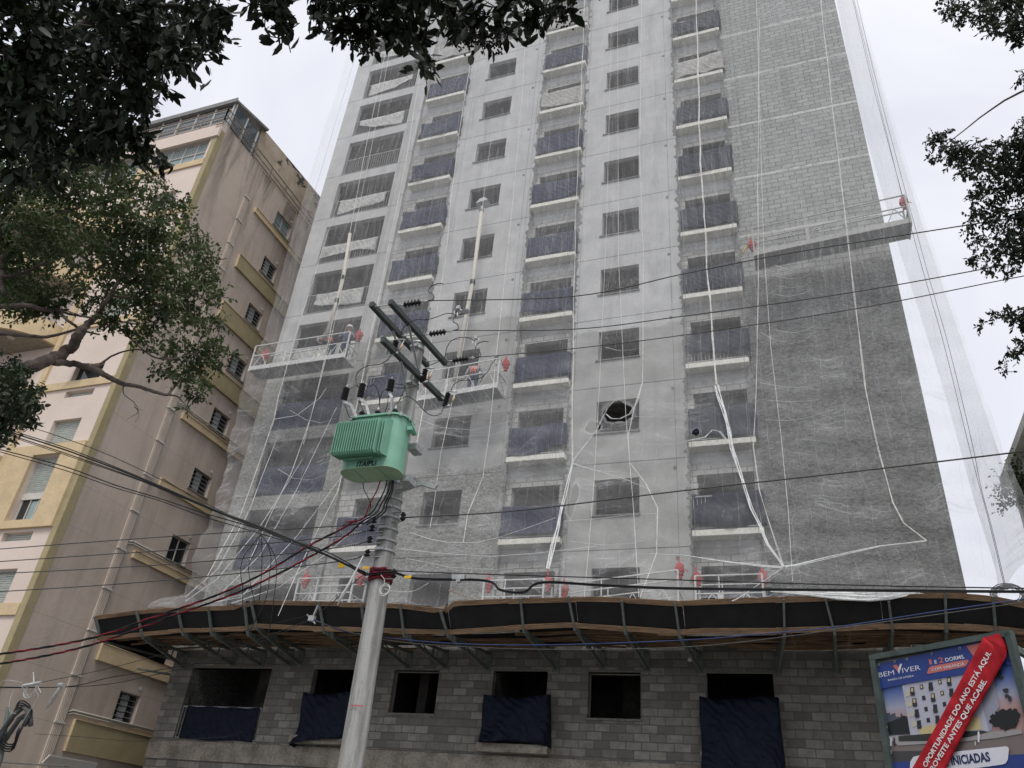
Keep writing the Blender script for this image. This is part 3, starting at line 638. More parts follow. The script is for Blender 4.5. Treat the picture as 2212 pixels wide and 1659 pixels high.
# ================================================================ suspended platforms
def hoist(mb, x, y, z, s=1):
    mb.box(x - .09*s, x + .09*s, y - .08*s, y + .08*s, z, z + .30*s); mb.box(x - .13*s, x + .12*s, y - .11*s, y + .06*s, z + .10*s, z + .22*s)
    mb.tube([(x + .02*s, y - .12*s, z + .25*s), (x + .02*s, y + .12*s, z + .25*s)], .09*s, 10); mb.bar((x, y, z + .3*s), (x - .03*s, y, z + .52*s), .05*s, .03*s)
    mb.bar((x - .1*s, y, z + .34*s), (x + .12*s, y, z + .30*s), .04*s, .03*s); mb.box(x - .05*s, x + .05*s, y - .06*s, y + .06*s, z - .12*s, z)
    mb.bar((x + .1*s, y, z + .2*s), (x + .24*s, y, z + .1*s), .03*s, .02*s)
def platform(label, xa, xb, y, za, zb, hoists=((0, .95), (1, .95)), bays=None, group='suspended work platforms', light=True, hs=.9, pn='', metal='alu'):
    W = .72; L_ = math.hypot(xb - xa, zb - za)
    t = thing('suspended_platform', (xa, y, za), label, 'platform', group)
    def Q(u, dy, dz): return Vector((xa + (xb - xa) * u, y + dy, za + (zb - za) * u + dz))
    m = MB(); m.prism([Q(0, .02, .02), Q(1, .02, .02), Q(1, W - .02, .02), Q(0, W - .02, .02)], (0, 0, .03)); m.build('deck', M['alud'], t)
    m = MB(); m.bar(Q(0, 0, .09), Q(1, 0, .09), .025, .18); m.bar(Q(0, W, .09), Q(1, W, .09), .025, .18)
    m.build('toe_board', M[metal], t)
    m = MB(); n = bays or max(2, round(L_ / .72)); H = 1.12
    for dy in (0, W):
        m.bar(Q(0, dy, H), Q(1, dy, H), .035, .035); m.bar(Q(0, dy, .66), Q(1, dy, .66), .03, .03)
        if dy: m.bar(Q(0, dy, .40), Q(1, dy, .40), .025, .025)
        for i in range(n):
            u0, u1 = i / n, (i + 1) / n
            m.bar(Q(u0 + .03, dy, .16), Q((u0 + u1) / 2, dy, .66), .022, .022); m.bar(Q((u0 + u1) / 2, dy, .66), Q(u1 - .03, dy, .16), .022, .022)
        for u in (0, .36, 1):
            if u == .36: m.bar(Q(u, dy, 0), Q(u, dy, .66), .10, .035, up=(0, 1, 0)); m.bar(Q(u, dy, .66), Q(u, dy, H), .03, .03)
            else: m.bar(Q(u, dy, -.03), Q(u, dy, H), .05, .04)
    for u in (0, 1):
        m.bar(Q(u, 0, .0), Q(u, W, .0), .05, .05); m.bar(Q(u, 0, H), Q(u, W, H), .03, .03); m.bar(Q(u, 0, .6), Q(u, W, .6), .03, .03); m.bar(Q(u, 0, .6), Q(u, W, .05), .03, .03)
    for i in range(1, 6): m.bar(Q(i / 6, .02, 0), Q(i / 6, W - .02, 0), .03, .025)
    m.build('guard_rail', M[metal], t)
    for u, h in hoists:
        m = MB(); q = Q(u, W * .5, h); hoist(m, q.x, q.y, q.z, hs); o = m.build('hoist', M['red'], t)
        c = MB(); c.tube([q + Vector((0, 0, .4)), Vector((q.x, q.y + .05, 47.5))], .006, 4, False); c.build('steel_cable', M['steelg'], t)
    return t
platform('long suspended platform with red end hoists, reaching past the right corner of the tower', -.40, 4.09, 19.8, 18.54, 18.88, ((-.012, .62), (1.0, 1.0)), 6, metal='alu2')
platform('suspended platform with two workers at the far left of the tower', -18.92, -14.77, 19.85, 16.80, 16.82, ((.06, .75), (1.04, 1.02)), 5)
platform('suspended platform with one bending worker, right of the crossarms', -11.55, -8.70, 19.9, 14.62, 14.80, ((1.03, .95), (.0, .9)), 4)
platform('low platform resting near the canopy, immediately left of the utility pole', -14.35, -12.45, 19.6, 7.42, 7.42, ((.0, 1.05), (1.0, 1.05)), 2, 'platforms parked just above the canopy')
platform('short platform parked above the canopy under the middle balcony column', -8.35, -6.62, 19.7, 7.22, 7.22, ((.0, 1.0), (1.0, 1.0)), 2, 'platforms parked just above the canopy')
platform('long platform parked above the canopy, sloping, under the right window column', -6.15, -3.05, 19.7, 7.05, 7.35, ((.0, .95), (1.0, 1.1)), 4, 'platforms parked just above the canopy')
platform('short platform parked above the canopy under the right balcony column', -2.62, -1.0, 19.7, 7.18, 7.18, ((.0, 1.0), (1.0, 1.0)), 2, 'platforms parked just above the canopy')
tag(MB().tube([P(*R3(415, 1590), 20.1), P(*R3(400, 1625), 20.1), P(*R3(380, 1662), 20.1)], .03, 8).build('yellow_cable', simple('yellow_rubber', (.45, .28, .03), .6)), 'short yellow power cable dangling left of the long right platform', 'cable')

# white drop pipes hanging in front of the facade
M['pvc'] = simple('old_white_pvc', (.58, .55, .46), .5, var=.15, scale=9)
def pipe(label, pts, y, r, hood):
    q = [P(*p, y) for p in pts]; t = thing('drop_pipe', q[-1], label, 'pipe', 'white drop pipes on the facade')
    MB().tube(q, r, 10).build('pipe', M['pvc'], t)
    m = MB()
    for i in range(1, len(q) - 1): m.tube([q[i] + Vector((0, 0, -.09)), q[i] + Vector((0, 0, .09))], r * 1.35, 10)
    if len(q) > 2: m.build('coupling', M['black'], t)
    if hood:
        a = q[0]; MB().add([a + Vector(v) for v in ((-.22,-.2,.02),(.3,-.2,.10),(.3,.2,.10),(-.22,.2,.02),(-.1,-.1,.34),(.08,-.1,.38),(.08,.1,.38),(-.1,.1,.34))], [(0,3,2,1),(4,5,6,7),(0,1,5,4),(1,2,6,5),(2,3,7,6),(3,0,4,7)]).tube([a + Vector((0, 0, -.3)), a], r * 1.25, 10).build('hood', M['galv'], t)
    return t
pipe('long white plastic pipe with a grey hood on top, hanging through the left window column', [(1042, 445), (1021, 610), (1008, 675), (982, 822)], 20.4, .075, True)
pipe('white plastic pipe hanging down to the workers on the left platform', [(756, 505), (742, 600), (728, 650), (706, 722)], 20.6, .07, False)
pipe('lower stub of white plastic pipe below the left platform', [(690, 765), (681, 800)], 20.9, .07, False)

# ================================================================ people
M['skin'] = simple('skin', (.28, .15, .10), .6, var=.1); M['grey_shirt'] = simple('grey_shirt', (.30, .31, .33), .9, var=.25, scale=20, bump=.01)
M['navy'] = simple('navy_trousers', (.02, .03, .075), .9, var=.3, scale=15, bump=.01); M['orange'] = simple('orange_harness', (.75, .16, .03), .7, var=.1); M['helmet'] = simple('pale_helmet', (.55, .55, .52), .4, var=.05)
M['blues'] = simple('blue_shirt', (.03, .05, .11), .9, var=.3, scale=15)
def person(label, base, joints, shirt, trousers, helmet=True, harness=True):
    """joints: dict of offsets from the base (feet level) in metres"""
    t = thing('person', base, label, 'person'); B = Vector(base)
    names = list(joints); J = {k: B + Vector(v[:3]) for k, v in joints.items()}
    E_ = [('pelvis','waist'),('waist','chest'),('chest','neck'),('neck','head'),('head','crown')]
    for s in 'lr': E_ += [('chest','sh'+s),('sh'+s,'el'+s),('el'+s,'wr'+s),('wr'+s,'ha'+s),('pelvis','hip'+s),('hip'+s,'kn'+s),('kn'+s,'an'+s),('an'+s,'to'+s)]
    R_ = dict(pelvis=.15, waist=.135, chest=.15, neck=.06, head=.095, crown=.085, sh=.075, el=.05, wr=.035, ha=.045, hip=.10, kn=.065, an=.045, to=.04)
    idx = {k: i for i, k in enumerate(names)}
    me = bpy.data.meshes.new('body'); me.from_pydata([tuple(J[k] - B) for k in names], [(idx[a], idx[b]) for a, b in E_], [])
    o = bpy.data.objects.new('body', me); COL.objects.link(o); o.parent = t
    md = o.modifiers.new('skin', 'SKIN')
    for k, i in idx.items():
        r = R_.get(k) or R_[k[:-1]]; me.skin_vertices[0].data[i].radius = (r, r * (.8 if k in ('chest', 'waist') else 1)); me.skin_vertices[0].data[i].use_root = k == 'pelvis'
    sb = o.modifiers.new('sub', 'SUBSURF'); sb.levels = 1; sb.render_levels = 1
    bpy.context.view_layer.update(); dg = bpy.context.evaluated_depsgraph_get(); m2 = bpy.data.meshes.new_from_object(o.evaluated_get(dg)); o.modifiers.clear(); o.data = m2
    m2.materials.clear(); [m2.materials.append(m) for m in (shirt, trousers, M['skin'])]
    up = [J[k] - B for k in ('waist','chest','shl','shr','ell','elr')]; lo = [J[k] - B for k in ('pelvis','hipl','hipr','knl','knr','anl','anr')]; sk = [J[k] - B for k in ('head','crown','hal','har','wrl','wrr')]
    for p in m2.polygons:
        c = Vector(p.center); d = [min((c - q).length for q in g) for g in (up, lo, sk)]; p.material_index = d.index(min(d)); p.use_smooth = True
    if helmet:
        h = J['crown']; d = (J['crown'] - J['head']).normalized()
        MB().lathe(h - d * .05, d, [(0, .15), (.012, .15), (.014, .125), (.07, .12), (.115, .085), (.14, .03), (.145, .005)], 14).build('helmet', M['helmet'], t)
    if harness:
        m = MB(); c, p_ = J['chest'], J['pelvis']; y_ = Vector((0, -.135, 0))
        m.tube([J['shl'] + Vector((0, -.06, .05)), c + y_, J['waist'] + y_ * 1.05 + Vector((.06, 0, 0)), J['hipr'] + Vector((0, -.11, 0))], .022, 6)
        m.tube([J['shr'] + Vector((0, -.06, .05)), c + y_, J['waist'] + y_ * 1.05 - Vector((.06, 0, 0)), J['hipl'] + Vector((0, -.11, 0))], .022, 6)
        m.tube([J['waist'] + Vector((-.14, -.08, 0)), J['waist'] + Vector((0, -.15, 0)), J['waist'] + Vector((.14, -.08, 0))], .025, 6).build('harness', M['orange'], t)
    return t
def legs(): return dict(pelvis=(0,0,.92), hipl=(-.1,0,.88), knl=(-.12,-.05,.48), anl=(-.12,0,.08), tol=(-.13,-.14,.04), hipr=(.1,0,.88), knr=(.12,-.05,.48), anr=(.13,0,.08), tor=(.14,-.14,.04))
b = P(*ZP(1640, 1100), 20.3)
j = legs(); j.update(waist=(-.03,.06,1.10), chest=(-.10,.22,1.30), neck=(-.14,.36,1.36), head=(-.16,.46,1.37), crown=(-.17,.55,1.36), shl=(-.30,.22,1.34), ell=(-.42,.20,1.10), wrl=(-.30,.30,.88), hal=(-.24,.34,.84), shr=(.12,.24,1.32), elr=(.24,.24,1.06), wrr=(.14,.34,.86), har=(.08,.38,.82))
person('worker in grey shirt, navy trousers and orange harness bending over on the middle platform', (b.x, 20.25, 14.72), j, M['grey_shirt'], M['navy'])
b = P(*Z1(1560, 400), 20.2)
j = legs(); j.update(waist=(-.10,0,1.08), chest=(-.32,0,1.18), neck=(-.46,0,1.18), head=(-.56,0,1.18), crown=(-.66,0,1.19), shl=(-.34,-.19,1.22), ell=(-.12,-.30,1.22), wrl=(.08,-.30,1.24), hal=(.16,-.30,1.25), shr=(-.34,.19,1.20), elr=(-.20,.24,.98), wrr=(-.06,.24,.90), har=(0,.24,.88))
person('worker in grey shirt and orange harness leaning sideways on the left platform', (b.x, 20.2, 16.86), j, M['grey_shirt'], M['navy'])
b = P(*Z1(1760, 380), 20.3)
j = legs(); j.update(waist=(0,0,1.08), chest=(0,.02,1.32), neck=(0,.02,1.48), head=(0,0,1.60), crown=(0,0,1.68), shl=(-.19,.02,1.40), ell=(-.26,-.10,1.18), wrl=(-.14,-.26,1.10), hal=(-.10,-.30,1.10), shr=(.19,.02,1.40), elr=(.26,-.06,1.18), wrr=(.20,-.24,1.24), har=(.18,-.30,1.28))
person('worker in dark blue clothes standing at the right end of the left platform', (b.x, 20.3, 16.86), j, M['blues'], M['navy'], True, False)

# ================================================================ beige building
BX, BYF = -21.6, 16.87
def bmat(name, c1, c2, side=False):
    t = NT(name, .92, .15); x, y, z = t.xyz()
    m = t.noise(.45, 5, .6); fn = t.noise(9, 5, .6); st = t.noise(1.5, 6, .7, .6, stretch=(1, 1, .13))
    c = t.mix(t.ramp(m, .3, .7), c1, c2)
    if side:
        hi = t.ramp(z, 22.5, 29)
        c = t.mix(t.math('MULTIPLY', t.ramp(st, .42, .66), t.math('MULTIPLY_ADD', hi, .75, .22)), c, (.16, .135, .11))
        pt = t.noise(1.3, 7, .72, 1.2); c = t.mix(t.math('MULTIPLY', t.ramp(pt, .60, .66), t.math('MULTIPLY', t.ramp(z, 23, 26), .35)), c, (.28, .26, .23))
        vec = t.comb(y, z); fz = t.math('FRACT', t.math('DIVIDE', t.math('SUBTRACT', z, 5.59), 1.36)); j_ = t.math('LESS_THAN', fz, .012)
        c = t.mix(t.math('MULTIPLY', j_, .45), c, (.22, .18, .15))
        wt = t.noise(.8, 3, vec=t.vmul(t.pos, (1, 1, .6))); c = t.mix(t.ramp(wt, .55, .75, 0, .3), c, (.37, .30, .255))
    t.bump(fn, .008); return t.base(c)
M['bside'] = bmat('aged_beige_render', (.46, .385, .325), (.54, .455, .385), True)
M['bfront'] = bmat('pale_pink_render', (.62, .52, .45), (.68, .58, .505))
M['yel'] = simple('ochre_paint', (.57, .445, .275), .9, var=.12, scale=2, bump=.004)
M['olive'] = simple('olive_tone', (.34, .285, .165), .9, var=.12, scale=2)  # darker olive tone on the tall ledges and the corner trim
M['wht'] = simple('off_white_paint', (.55, .53, .48), .8, var=.1, scale=4)
M['glass'] = None
def glass_mat(name, col, r=.08):
    t = NT(name, r, .6); n_ = t.noise(1.5, 3); return t.base(t.mix(n_, tuple(c * .6 for c in col), col))
M['glass'] = glass_mat('dark_window_glass', (.03, .035, .035)); M['lglass'] = glass_mat('pale_window_glass', (.30, .38, .38), .15)
M['gsky'] = glass_mat('penthouse_glass', (.10, .13, .15), .05)
M['shut'] = NT('roller_shutter', .6, .3); 
t = M['shut']; x, y, z = t.xyz(); fz = t.math('FRACT', t.math('MULTIPLY', z, 14)); fx = t.noise(5, 2, stretch=(1, 1, 14))
c = t.mix(t.ramp(fz, .55, .95), (.52, .55, .50), (.25, .27, .25)); c = t.mix(t.math('MULTIPLY', t.math('LESS_THAN', fz, .3), t.ramp(fx, .45, .5)), c, (.26, .30, .27)); t.bump(fz, .02); M['shut'] = t.base(c)
bb = thing('beige_apartment_block', (-26, 26, 0), 'aged beige apartment block with ochre ledges, roller shutters and a glazed rooftop terrace, at left', 'building')
def zy_wall(mb, y0, y1, z0, z1, x, th, holes):
    zs = sorted({z0, z1} | {h for r in holes for h in r[2:4]})
    for za, zb in zip(zs, zs[1:]):
        cs = sorted((r[0], r[1]) for r in holes if r[2] < (za + zb) / 2 < r[3]); y = y0
        for a, b in cs: mb.box(x - th, x, y, a, za, zb); y = b
        mb.box(x - th, x, y, y1, za, zb)
    return mb
SW = [(21.4, 22.6, 26.3, 27.2), (21.5, 22.5, 23.6, 24.5), (21.5, 22.5, 20.9, 21.8), (21.45, 22.5, 18.25, 19.15), (21.45, 22.5, 15.55, 16.45), (21.45, 22.5, 12.9, 13.75), (21.45, 22.45, 10.14, 11.04), (21.4, 22.4, 7.4, 8.3), (21.4, 22.35, 4.66, 5.57)]
SW2 = [(23.9, 24.9, z0, z1) for a, b, z0, z1 in SW]
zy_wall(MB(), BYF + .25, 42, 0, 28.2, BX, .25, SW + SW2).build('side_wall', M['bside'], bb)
for i, (a, b, c, d) in enumerate(SW + SW2):
    wn = MB(); f = M['lglass'] if i == 0 else M['glass']
    wn.box(BX - .16, BX - .14, a, b, c, d); o = wn.build('window', f, bb); fr = MB()
    xf = BX - .135
    for q in (a + .02, (a + b) / 2, b - .02): fr.bar((xf, q, c), (xf, q, d), .04, .035, up=(0, 1, 0))
    if i in (0, 6, 15): rows = (c + .02, (c + d) / 2, d - .02) if i != 6 else (c + .02, d - .02)
    else: rows = [c + .02 + (d - c - .04) * k / 5 for k in range(6)]
    for q in rows: fr.bar((xf + .01, a, q), (xf + .01, b, q), .03, .022)
    if i not in (0, 6, 15):
        for k in range(5):
            for q in ((a * 3 + b) / 4,): fr.bar((xf + .01, q, c + (d - c) * k / 5 + .03), (xf + .05, q + .3, c + (d - c) * k / 5 + .05), .012, .15)
    fr.build('frame', M['wht'] if i in (0, 6) else M['galv'], o)
    MB().box(BX, BX + .06, a - .08, b + .05, c - .06, c - .002).build('sill', M['sill'], o)
    if i < 9: MB().tube([(BX, b - .15, d + .22), (BX + .03, b - .15, d + .22)], .055, 10).build('vent_ring', M['wht'], bb)
LED = [(20.05, 30, 25.8, 26.04, 0), (20.05, 30, 22.6, 23.28, 1), (20.03, 30, 19.9, 20.72, 1), (20.0, 30, 17.15, 17.9, 1), (20.0, 30, 15.08, 15.33, 0), (20.03, 30, 12.35, 12.6, 0), (19.97, 30, 9.6, 9.83, 0), (19.97, 30, 6.22, 6.72, 0), (19.94, 30, 3.55, 4.42, 1)]
for y0, y1, z0, z1, dk in LED:
    o = MB().box(BX, BX + .10, y0 + .004, y1, z0, z1).build('ledge', M['olive'] if dk else M['yel'], bb)
    MB().box(BX, BX + .104, y0 - .03, y0, z0 - .002, z1 + .01).box(BX, BX + .13, y0 - .03, y1, z1 + .01, z1 + .03).build('ledge_edge', M['yel'], o)
# service duct with cable ribs
m = MB(); m.box(BX, BX + .05, 19.24, 19.54, 0, 26.1)
for i in range(5): m.tube([(BX + .08, 19.27 + i * .06, .5), (BX + .08, 19.27 + i * .06, 26.0)], .012, 5)
m.build('cable_duct', simple('painted_duct', (.51, .44, .375), .8, var=.1, scale=3), bb)
for z in [26.0 - 1.36 * i * 1.0 for i in range(0, 18, 1)]: MB().box(BX + .02, BX + .11, 19.2, 19.58, z, z + .05).build('duct_strap', M['wht'], bb)
for z in (10.0, 4.55, 15.5): MB().tube([(BX + .03, 19.6, z + .05), (BX + .03, 19.75, z + .12), (BX + .03, 23.5, z + .12)], .025, 6).tube([(BX + .03, 19.6, z - .02), (BX + .03, 19.78, z + .04), (BX + .03, 23.5, z + .04)], .018, 6).build('conduit', M['wht'], bb)
# street face, x from the corner leftwards
FH = [(-24.75, -21.98, 26.0, 27.22), (-28.5, -25.5, 26.0, 27.22)]
for k, z in enumerate((23.3, 20.6, 17.9)): FH += [(-23.95, -22.65, z, z + 1.05)]
FH += [(-23.95, -22.6, 15.12, 15.78), (-23.9, -22.58, 14.42, 14.68), (-23.87, -22.6, 12.52, 13.5), (-23.97, -22.73, 9.77, 12.12), (-23.88, -22.6, 9.1, 9.4), (-23.88, -22.6, 7.12, 8.19), (-23.88, -22.6, 4.3, 5.4)]
holes_wall(MB(), -33, BX - .001, 0, 28.2, BYF, .25, FH).build('street_wall', M['bfront'], bb)
for i, (a, b, c, d) in enumerate(FH):
    top = i < 2
    yb = BYF + .17
    if i == 8:   # shutter half up over an open window
        MB().box(a, b, yb, yb + .02, 10.86, d).build('shutter', M['shut'], bb); MB().box(a, b, yb - .02, yb + .03, 10.60, 10.84).build('shutter_box', M['wht'], bb)
        o = MB().box(a, b, yb + .05, yb + .06, c, 10.6).build('window', M['glass'], bb)
        f_ = MB()
        for q in (a + .03, a + .42, a + .78, b - .03): f_.bar((q, yb + .03, c), (q, yb + .03, 10.6), .035, .035, up=(0, 1, 0))
        f_.build('frame', M['wht'], o); MB().box(a + .46, b - .05, yb + .042, yb + .046, c + .02, 10.55).build('curtain', M['lglass'], o)
    elif top:
        o = MB().box(a, b, yb, yb + .02, c, d).build('window', M['lglass'], bb); f_ = MB()
        for k in range(5): q = a + (b - a) * k / 4; f_.bar((q, yb - .02, c), (q, yb - .02, d), .05, .05, up=(0, 1, 0))
        f_.bar((a, yb - .02, 26.6), (b, yb - .02, 26.6), .04, .05); f_.build('frame', M['wht'], o)
        g_ = MB()
        for k in range(26): q = a + (b - a) * k / 25; g_.bar((q, BYF + .05, c + .6), (q, BYF + .05, d), .008, .008)
        for k in range(7): g_.bar((a, BYF + .05, c + .6 + .1 * k), (b, BYF + .05, c + .6 + .1 * k), .008, .008)
        g_.build('safety_mesh', M['galv'], o)
    elif i == 5:
        o = MB().box(a, b, yb, yb + .02, c, d).build('window', M['glass'], bb)
        MB().prism([(a, BYF - .02, d), (a + .75, BYF - .02, d), (a + .75, BYF - .45, d - .28), (a, BYF - .45, d - .28)], (0, 0, .015)).build('awning_sash', M['lglass'], o)
    else: MB().box(a, b, yb, yb + .02, c, d).build('shutter', M['shut'], bb)
# ochre trims
MB().box(BX - .22, BX + .004, BYF - .045, BYF - .002, 3, 27.7).box(BX - .1, BX + .02, BYF - .043, BYF + .24, 3, 27.7).build('corner_trim', M['olive'], bb)
for z0, z1, xa in ((25.6, 25.92, -25.2), (14.78, 15.08, -25.2), (6.75, 7.1, -25.2), (17.5, 17.8, -25.2), (20.2, 20.5, -25.2), (22.9, 23.2, -25.2)):
    MB().box(xa, BX - .225, BYF - .07, BYF - .003, z0, z1).build('ochre_beam', M['yel'], bb)
holes_wall(MB(), -25.2, BX - .225, 9.5, 12.5, BYF - .12, .117, [FH[8]]).build('ochre_panel', M['yel'], bb)
MB().box(-25.45, -25.2, BYF - .1, BYF - .003, 3, 27.2).build('ochre_pilaster', M['yel'], bb)
# curved balconies on the far left
for k in range(7):
    z = 17.0 + 2.72 * (2 - k) if k < 5 else 17.0 - 2.72 * (k - 2)
    cx = -28.4; n = 24
    def arc(r): return [(cx - 2.9 * math.cos(math.pi * i / n) * (r / 1.9), BYF - r * math.sin(math.pi * i / n), 0) for i in range(n + 1)]
    o = MB().prism([(a, b_, z - .12) for a, b_, _ in arc(1.9)], (0, 0, .12)).build('curved_balcony', simple('balcony_soffit', (.30, .27, .22)) if k == 0 else bpy.data.materials['balcony_soffit'], bb, fixn=True)
    m = MB(); A = arc(1.93); B_ = arc(1.83)
    for i in range(n):
        for (p, q, r_, s_) in ((A[i], A[i+1], B_[i+1], B_[i]),): m.prism([(p[0], p[1], z - .14), (q[0], q[1], z - .14), (r_[0], r_[1], z - .14), (s_[0], s_[1], z - .14)], (0, 0, .80))
    m.build('parapet', M['yel'], o, fixn=True)
    MB().tube([(cx + 1.6, BYF - .9, z - .15), (cx + 1.6, BYF - .9, z - .121)], .14, 16).build('ceiling_lamp', M['wht'], o)
# rooftop: slab, railing with wire mesh, glazed room, peeling parapet
MB().box(-33, BX - .3, BYF + .3, 41, 28.02, 28.2).box(-33, BX + .05, BYF - .12, BYF - .003, 27.2, 27.7).box(-33, BX - .26, BYF - .1, BYF - .003, 27.705, 27.95).build('roof_slab', M['bfront'], bb)
def mesh_rail(pa, pb, z0, z1, posts=1.3, parent=bb):
    pa, pb = Vector(pa), Vector(pb); L_ = (pb - pa).length; n = max(1, round(L_ / posts)); m = MB()
    for i in range(n + 1): q = pa.lerp(pb, i / n); m.bar((q.x, q.y, z0), (q.x, q.y, z1), .04, .04)
    for z in (z0 + .08, (z0 + z1) / 2, z1): m.bar((pa.x, pa.y, z), (pb.x, pb.y, z), .035, .035)
    o = m.build('terrace_rail', M['rust'], parent); g = MB(); n = int(L_ / .10)
    for i in range(n + 1): q = pa.lerp(pb, i / n); g.bar((q.x, q.y, z0 + .08), (q.x, q.y, z1), .006, .006)
    for k in range(int((z1 - z0) / .10)): g.bar((pa.x, pa.y, z0 + .1 + .1 * k), (pb.x, pb.y, z0 + .1 + .1 * k), .006, .006)
    g.build('wire_mesh', M['galv'], o)
M['rust'] = simple('rusty_rail', (.26, .20, .16), .8, .2, var=.4, scale=8)
mesh_rail((-33, BYF - .06, 0), (BX + .03, BYF - .06, 0), 27.95, 28.95); mesh_rail((BX + .03, BYF - .06, 0), (BX + .03, 18.95, 0), 28.2, 28.95, 1.0)
mesh_rail((BX + .03, 19.0, 0), (BX + .03, 30, 0), 28.2, 28.85, 1.2)
m = MB(); m.box(-33, -21.74, 17.2, 17.22, 28.21, 29.75).box(-21.74, -21.72, 17.2, 19.05, 28.21, 29.75); o = m.build('glazed_room', M['gsky'], bb); f_ = MB()
for i in range(12): f_.bar((-21.75 - i * 1.0, 17.17, 28.2), (-21.75 - i * 1.0, 17.17, 29.8), .06, .05, up=(0, 1, 0))
for z in (28.25, 28.9, 29.4): f_.bar((-33, 17.17, z), (-21.75, 17.17, z), .04, .035)
for i in range(3): f_.bar((-21.69, 17.25 + i * .8, 28.2), (-21.69, 17.25 + i * .8, 29.8), .05, .05, up=(0, 1, 0))
f_.build('frame', M['wht'], o)
for i in range(6): MB().box(-23.2 - i * 2.0, -22.7 - i * 2.0, 17.6, 17.62, 28.25, 29.5).build('curtain', M['yel'] if i % 2 else M['wht'], o)
MB().prism([(-33.0, 17.2, 29.78), (-21.6, 17.05, 29.78), (-21.6, 19.3, 30.35), (-33, 19.3, 30.35)], (0, 0, .12)).box(-33, -21.55, 17.02, 17.06, 29.70, 29.95).build('terrace_roof', simple('grey_roof_sheet', (.20, .20, .19), .6), bb)
def peel():
    t = NT('peeling_render', .95, .1); a = t.noise(.9, 8, .66, .6, stretch=(1, 1, 1.3)); c = t.mix(t.ramp(t.noise(2, 5), .3, .7), (.42, .34, .25), (.52, .44, .35))
    x, y, z = t.xyz(); f = t.ramp(t.math('MULTIPLY_ADD', z, .05, a), 2.06, 2.08); c = t.mix(f, c, (.10, .095, .09)); t.bump(t.math('SUBTRACT', 1, f), .02); return t.base(c)
MB().prism([(BX - .4, 19.15, 28.2), (BX - .4, 40, 28.2), (BX - .4, 40, 30.9), (BX - .4, 24, 30.85), (BX - .4, 19.15, 30.45)], (.16, 0, 0)).build('roof_parapet', peel(), bb, fixn=True)
o = MB().box(BX - .23, BX - .22, 25.0, 26.4, 28.9, 30.0).build('window', M['lglass'], bb); MB().bar((BX - .2, 25.7, 28.9), (BX - .2, 25.7, 30.0), .05, .05).bar((BX - .2, 25, 28.9), (BX - .2, 25, 30), .05, .05).bar((BX - .2, 26.4, 28.9), (BX - .2, 26.4, 30), .05, .05).build('frame', M['wht'], o)
MB().box(-33, -32.8, BYF + .26, 41, 0, 28).box(-32.8, BX - .3, 41, 41.2, 0, 28).build('rear_wall', M['bfront'], bb)
# corrugated entrance awning and security camera
aw = MB(); p0 = P(*Z6(600, 1190), 19.0)
for i in range(9): aw.bar(P(*Z6(625 - 12 * i, 1172 + 11 * i), 18.6), P(*Z6(1225 - 4 * i, 1275 + 10 * i), 20.6), .04, .03)
aw.bar(P(*Z6(625, 1170), 18.6), P(*Z6(535, 1265), 18.5), .03, .03)
tag(aw.build('ribbed_awning', M['wht']), 'small ribbed pale awning over the passage at the foot of the beige block', 'awning')
cm = thing('security_camera', (-2.98, 20.9, 6.55), 'small white security camera under the canopy, right of the bare window on the right', 'camera')
MB().tube([(-2.98, 20.78, 6.5), (-2.98, 21.0, 6.56)], .05, 12).build('housing', M['wht'], cm); MB().bar((-2.98, 20.98, 6.56), (-2.98, 21.07, 6.62), .03, .03).build('mount', M['galv'], cm)
# neighbour at the far right
nb = thing('cream_side_building', (7, 20, 0), 'sliver of a cream building with a moulded eave at the right edge', 'building')
q = P(2181, 1030, 24); MB().box(q.x, q.x + 6, 14.5, 24, 0, q.z - .25).build('wall', M['wht'], nb); MB().box(q.x - .25, q.x + 6.1, 14.4, 24.1, q.z - .245, q.z).build('eave', M['slab'], nb)
MB().box(q.x - .1, q.x - .002, 14.5, 24.02, q.z - 2.6, q.z - 2.4).build('string_course', M['slab'], nb)

# ================================================================ utility pole
def pole_mat():
    t = NT('pole_concrete', .9, .2); st = t.noise(2.2, 6, .65, stretch=(3, 3, .25)); f = t.noise(16, 5, .7); pit = t.noise(30, 2)
    c = t.mix(t.ramp(st, .38, .64), (.40, .40, .385), (.20, .197, .18)); c = t.mix(t.ramp(f, .55, .75, 0, .4), c, (.36, .36, .34))
    c = t.mix(t.ramp(pit, .70, .74, 0, .7), c, (.05, .05, .045)); t.bump(t.math('MULTIPLY_ADD', f, .5, pit), .006); return t.base(c)
M['pole'] = pole_mat()
PB, PT = Vector((-5.82, 10, 0)), Vector((-5.962, 10, 9.32))
def pax(z): return PB.lerp(PT, z / 9.32)
def prad(z): return .11 + (9.32 - z) * .0098
up_ = thing('utility_pole', tuple(PB), 'tapered grey concrete utility pole with dark crossarms, black insulators and galvanised bands', 'utility pole')
MB().tube([pax(z) for z in (0, 3, 6, 9.32)], [prad(z) for z in (0, 3, 6, 9.32)], 9).build('pole_shaft', M['pole'], up_, .03)
for p in up_.children[0].data.polygons: p.use_smooth = False
def band(z, h=.035):
    c = pax(z); r = prad(z) + .006; m = MB().tube([c - Vector((0, 0, h / 2)), c + Vector((0, 0, h / 2))], r + .004, 20); m.box(c.x - .07, c.x + .07, c.y - r - .04, c.y - r + .02, z - .02, z + .02); return m
for yy in (860, 935, 1020, 1125, 1225, 1315): band(P(*Z4(660, yy), 9.85).z).build('clamp_band', M['galv'], up_)
for zz in (7.28, 6.62, 9.2, 8.45): band(zz, .07).build('clamp_band', M['galv'], up_)
MB().tube([pax(9.3), pax(9.335)], prad(9.3) + .004, 20).build('cap', M['galv'], up_)
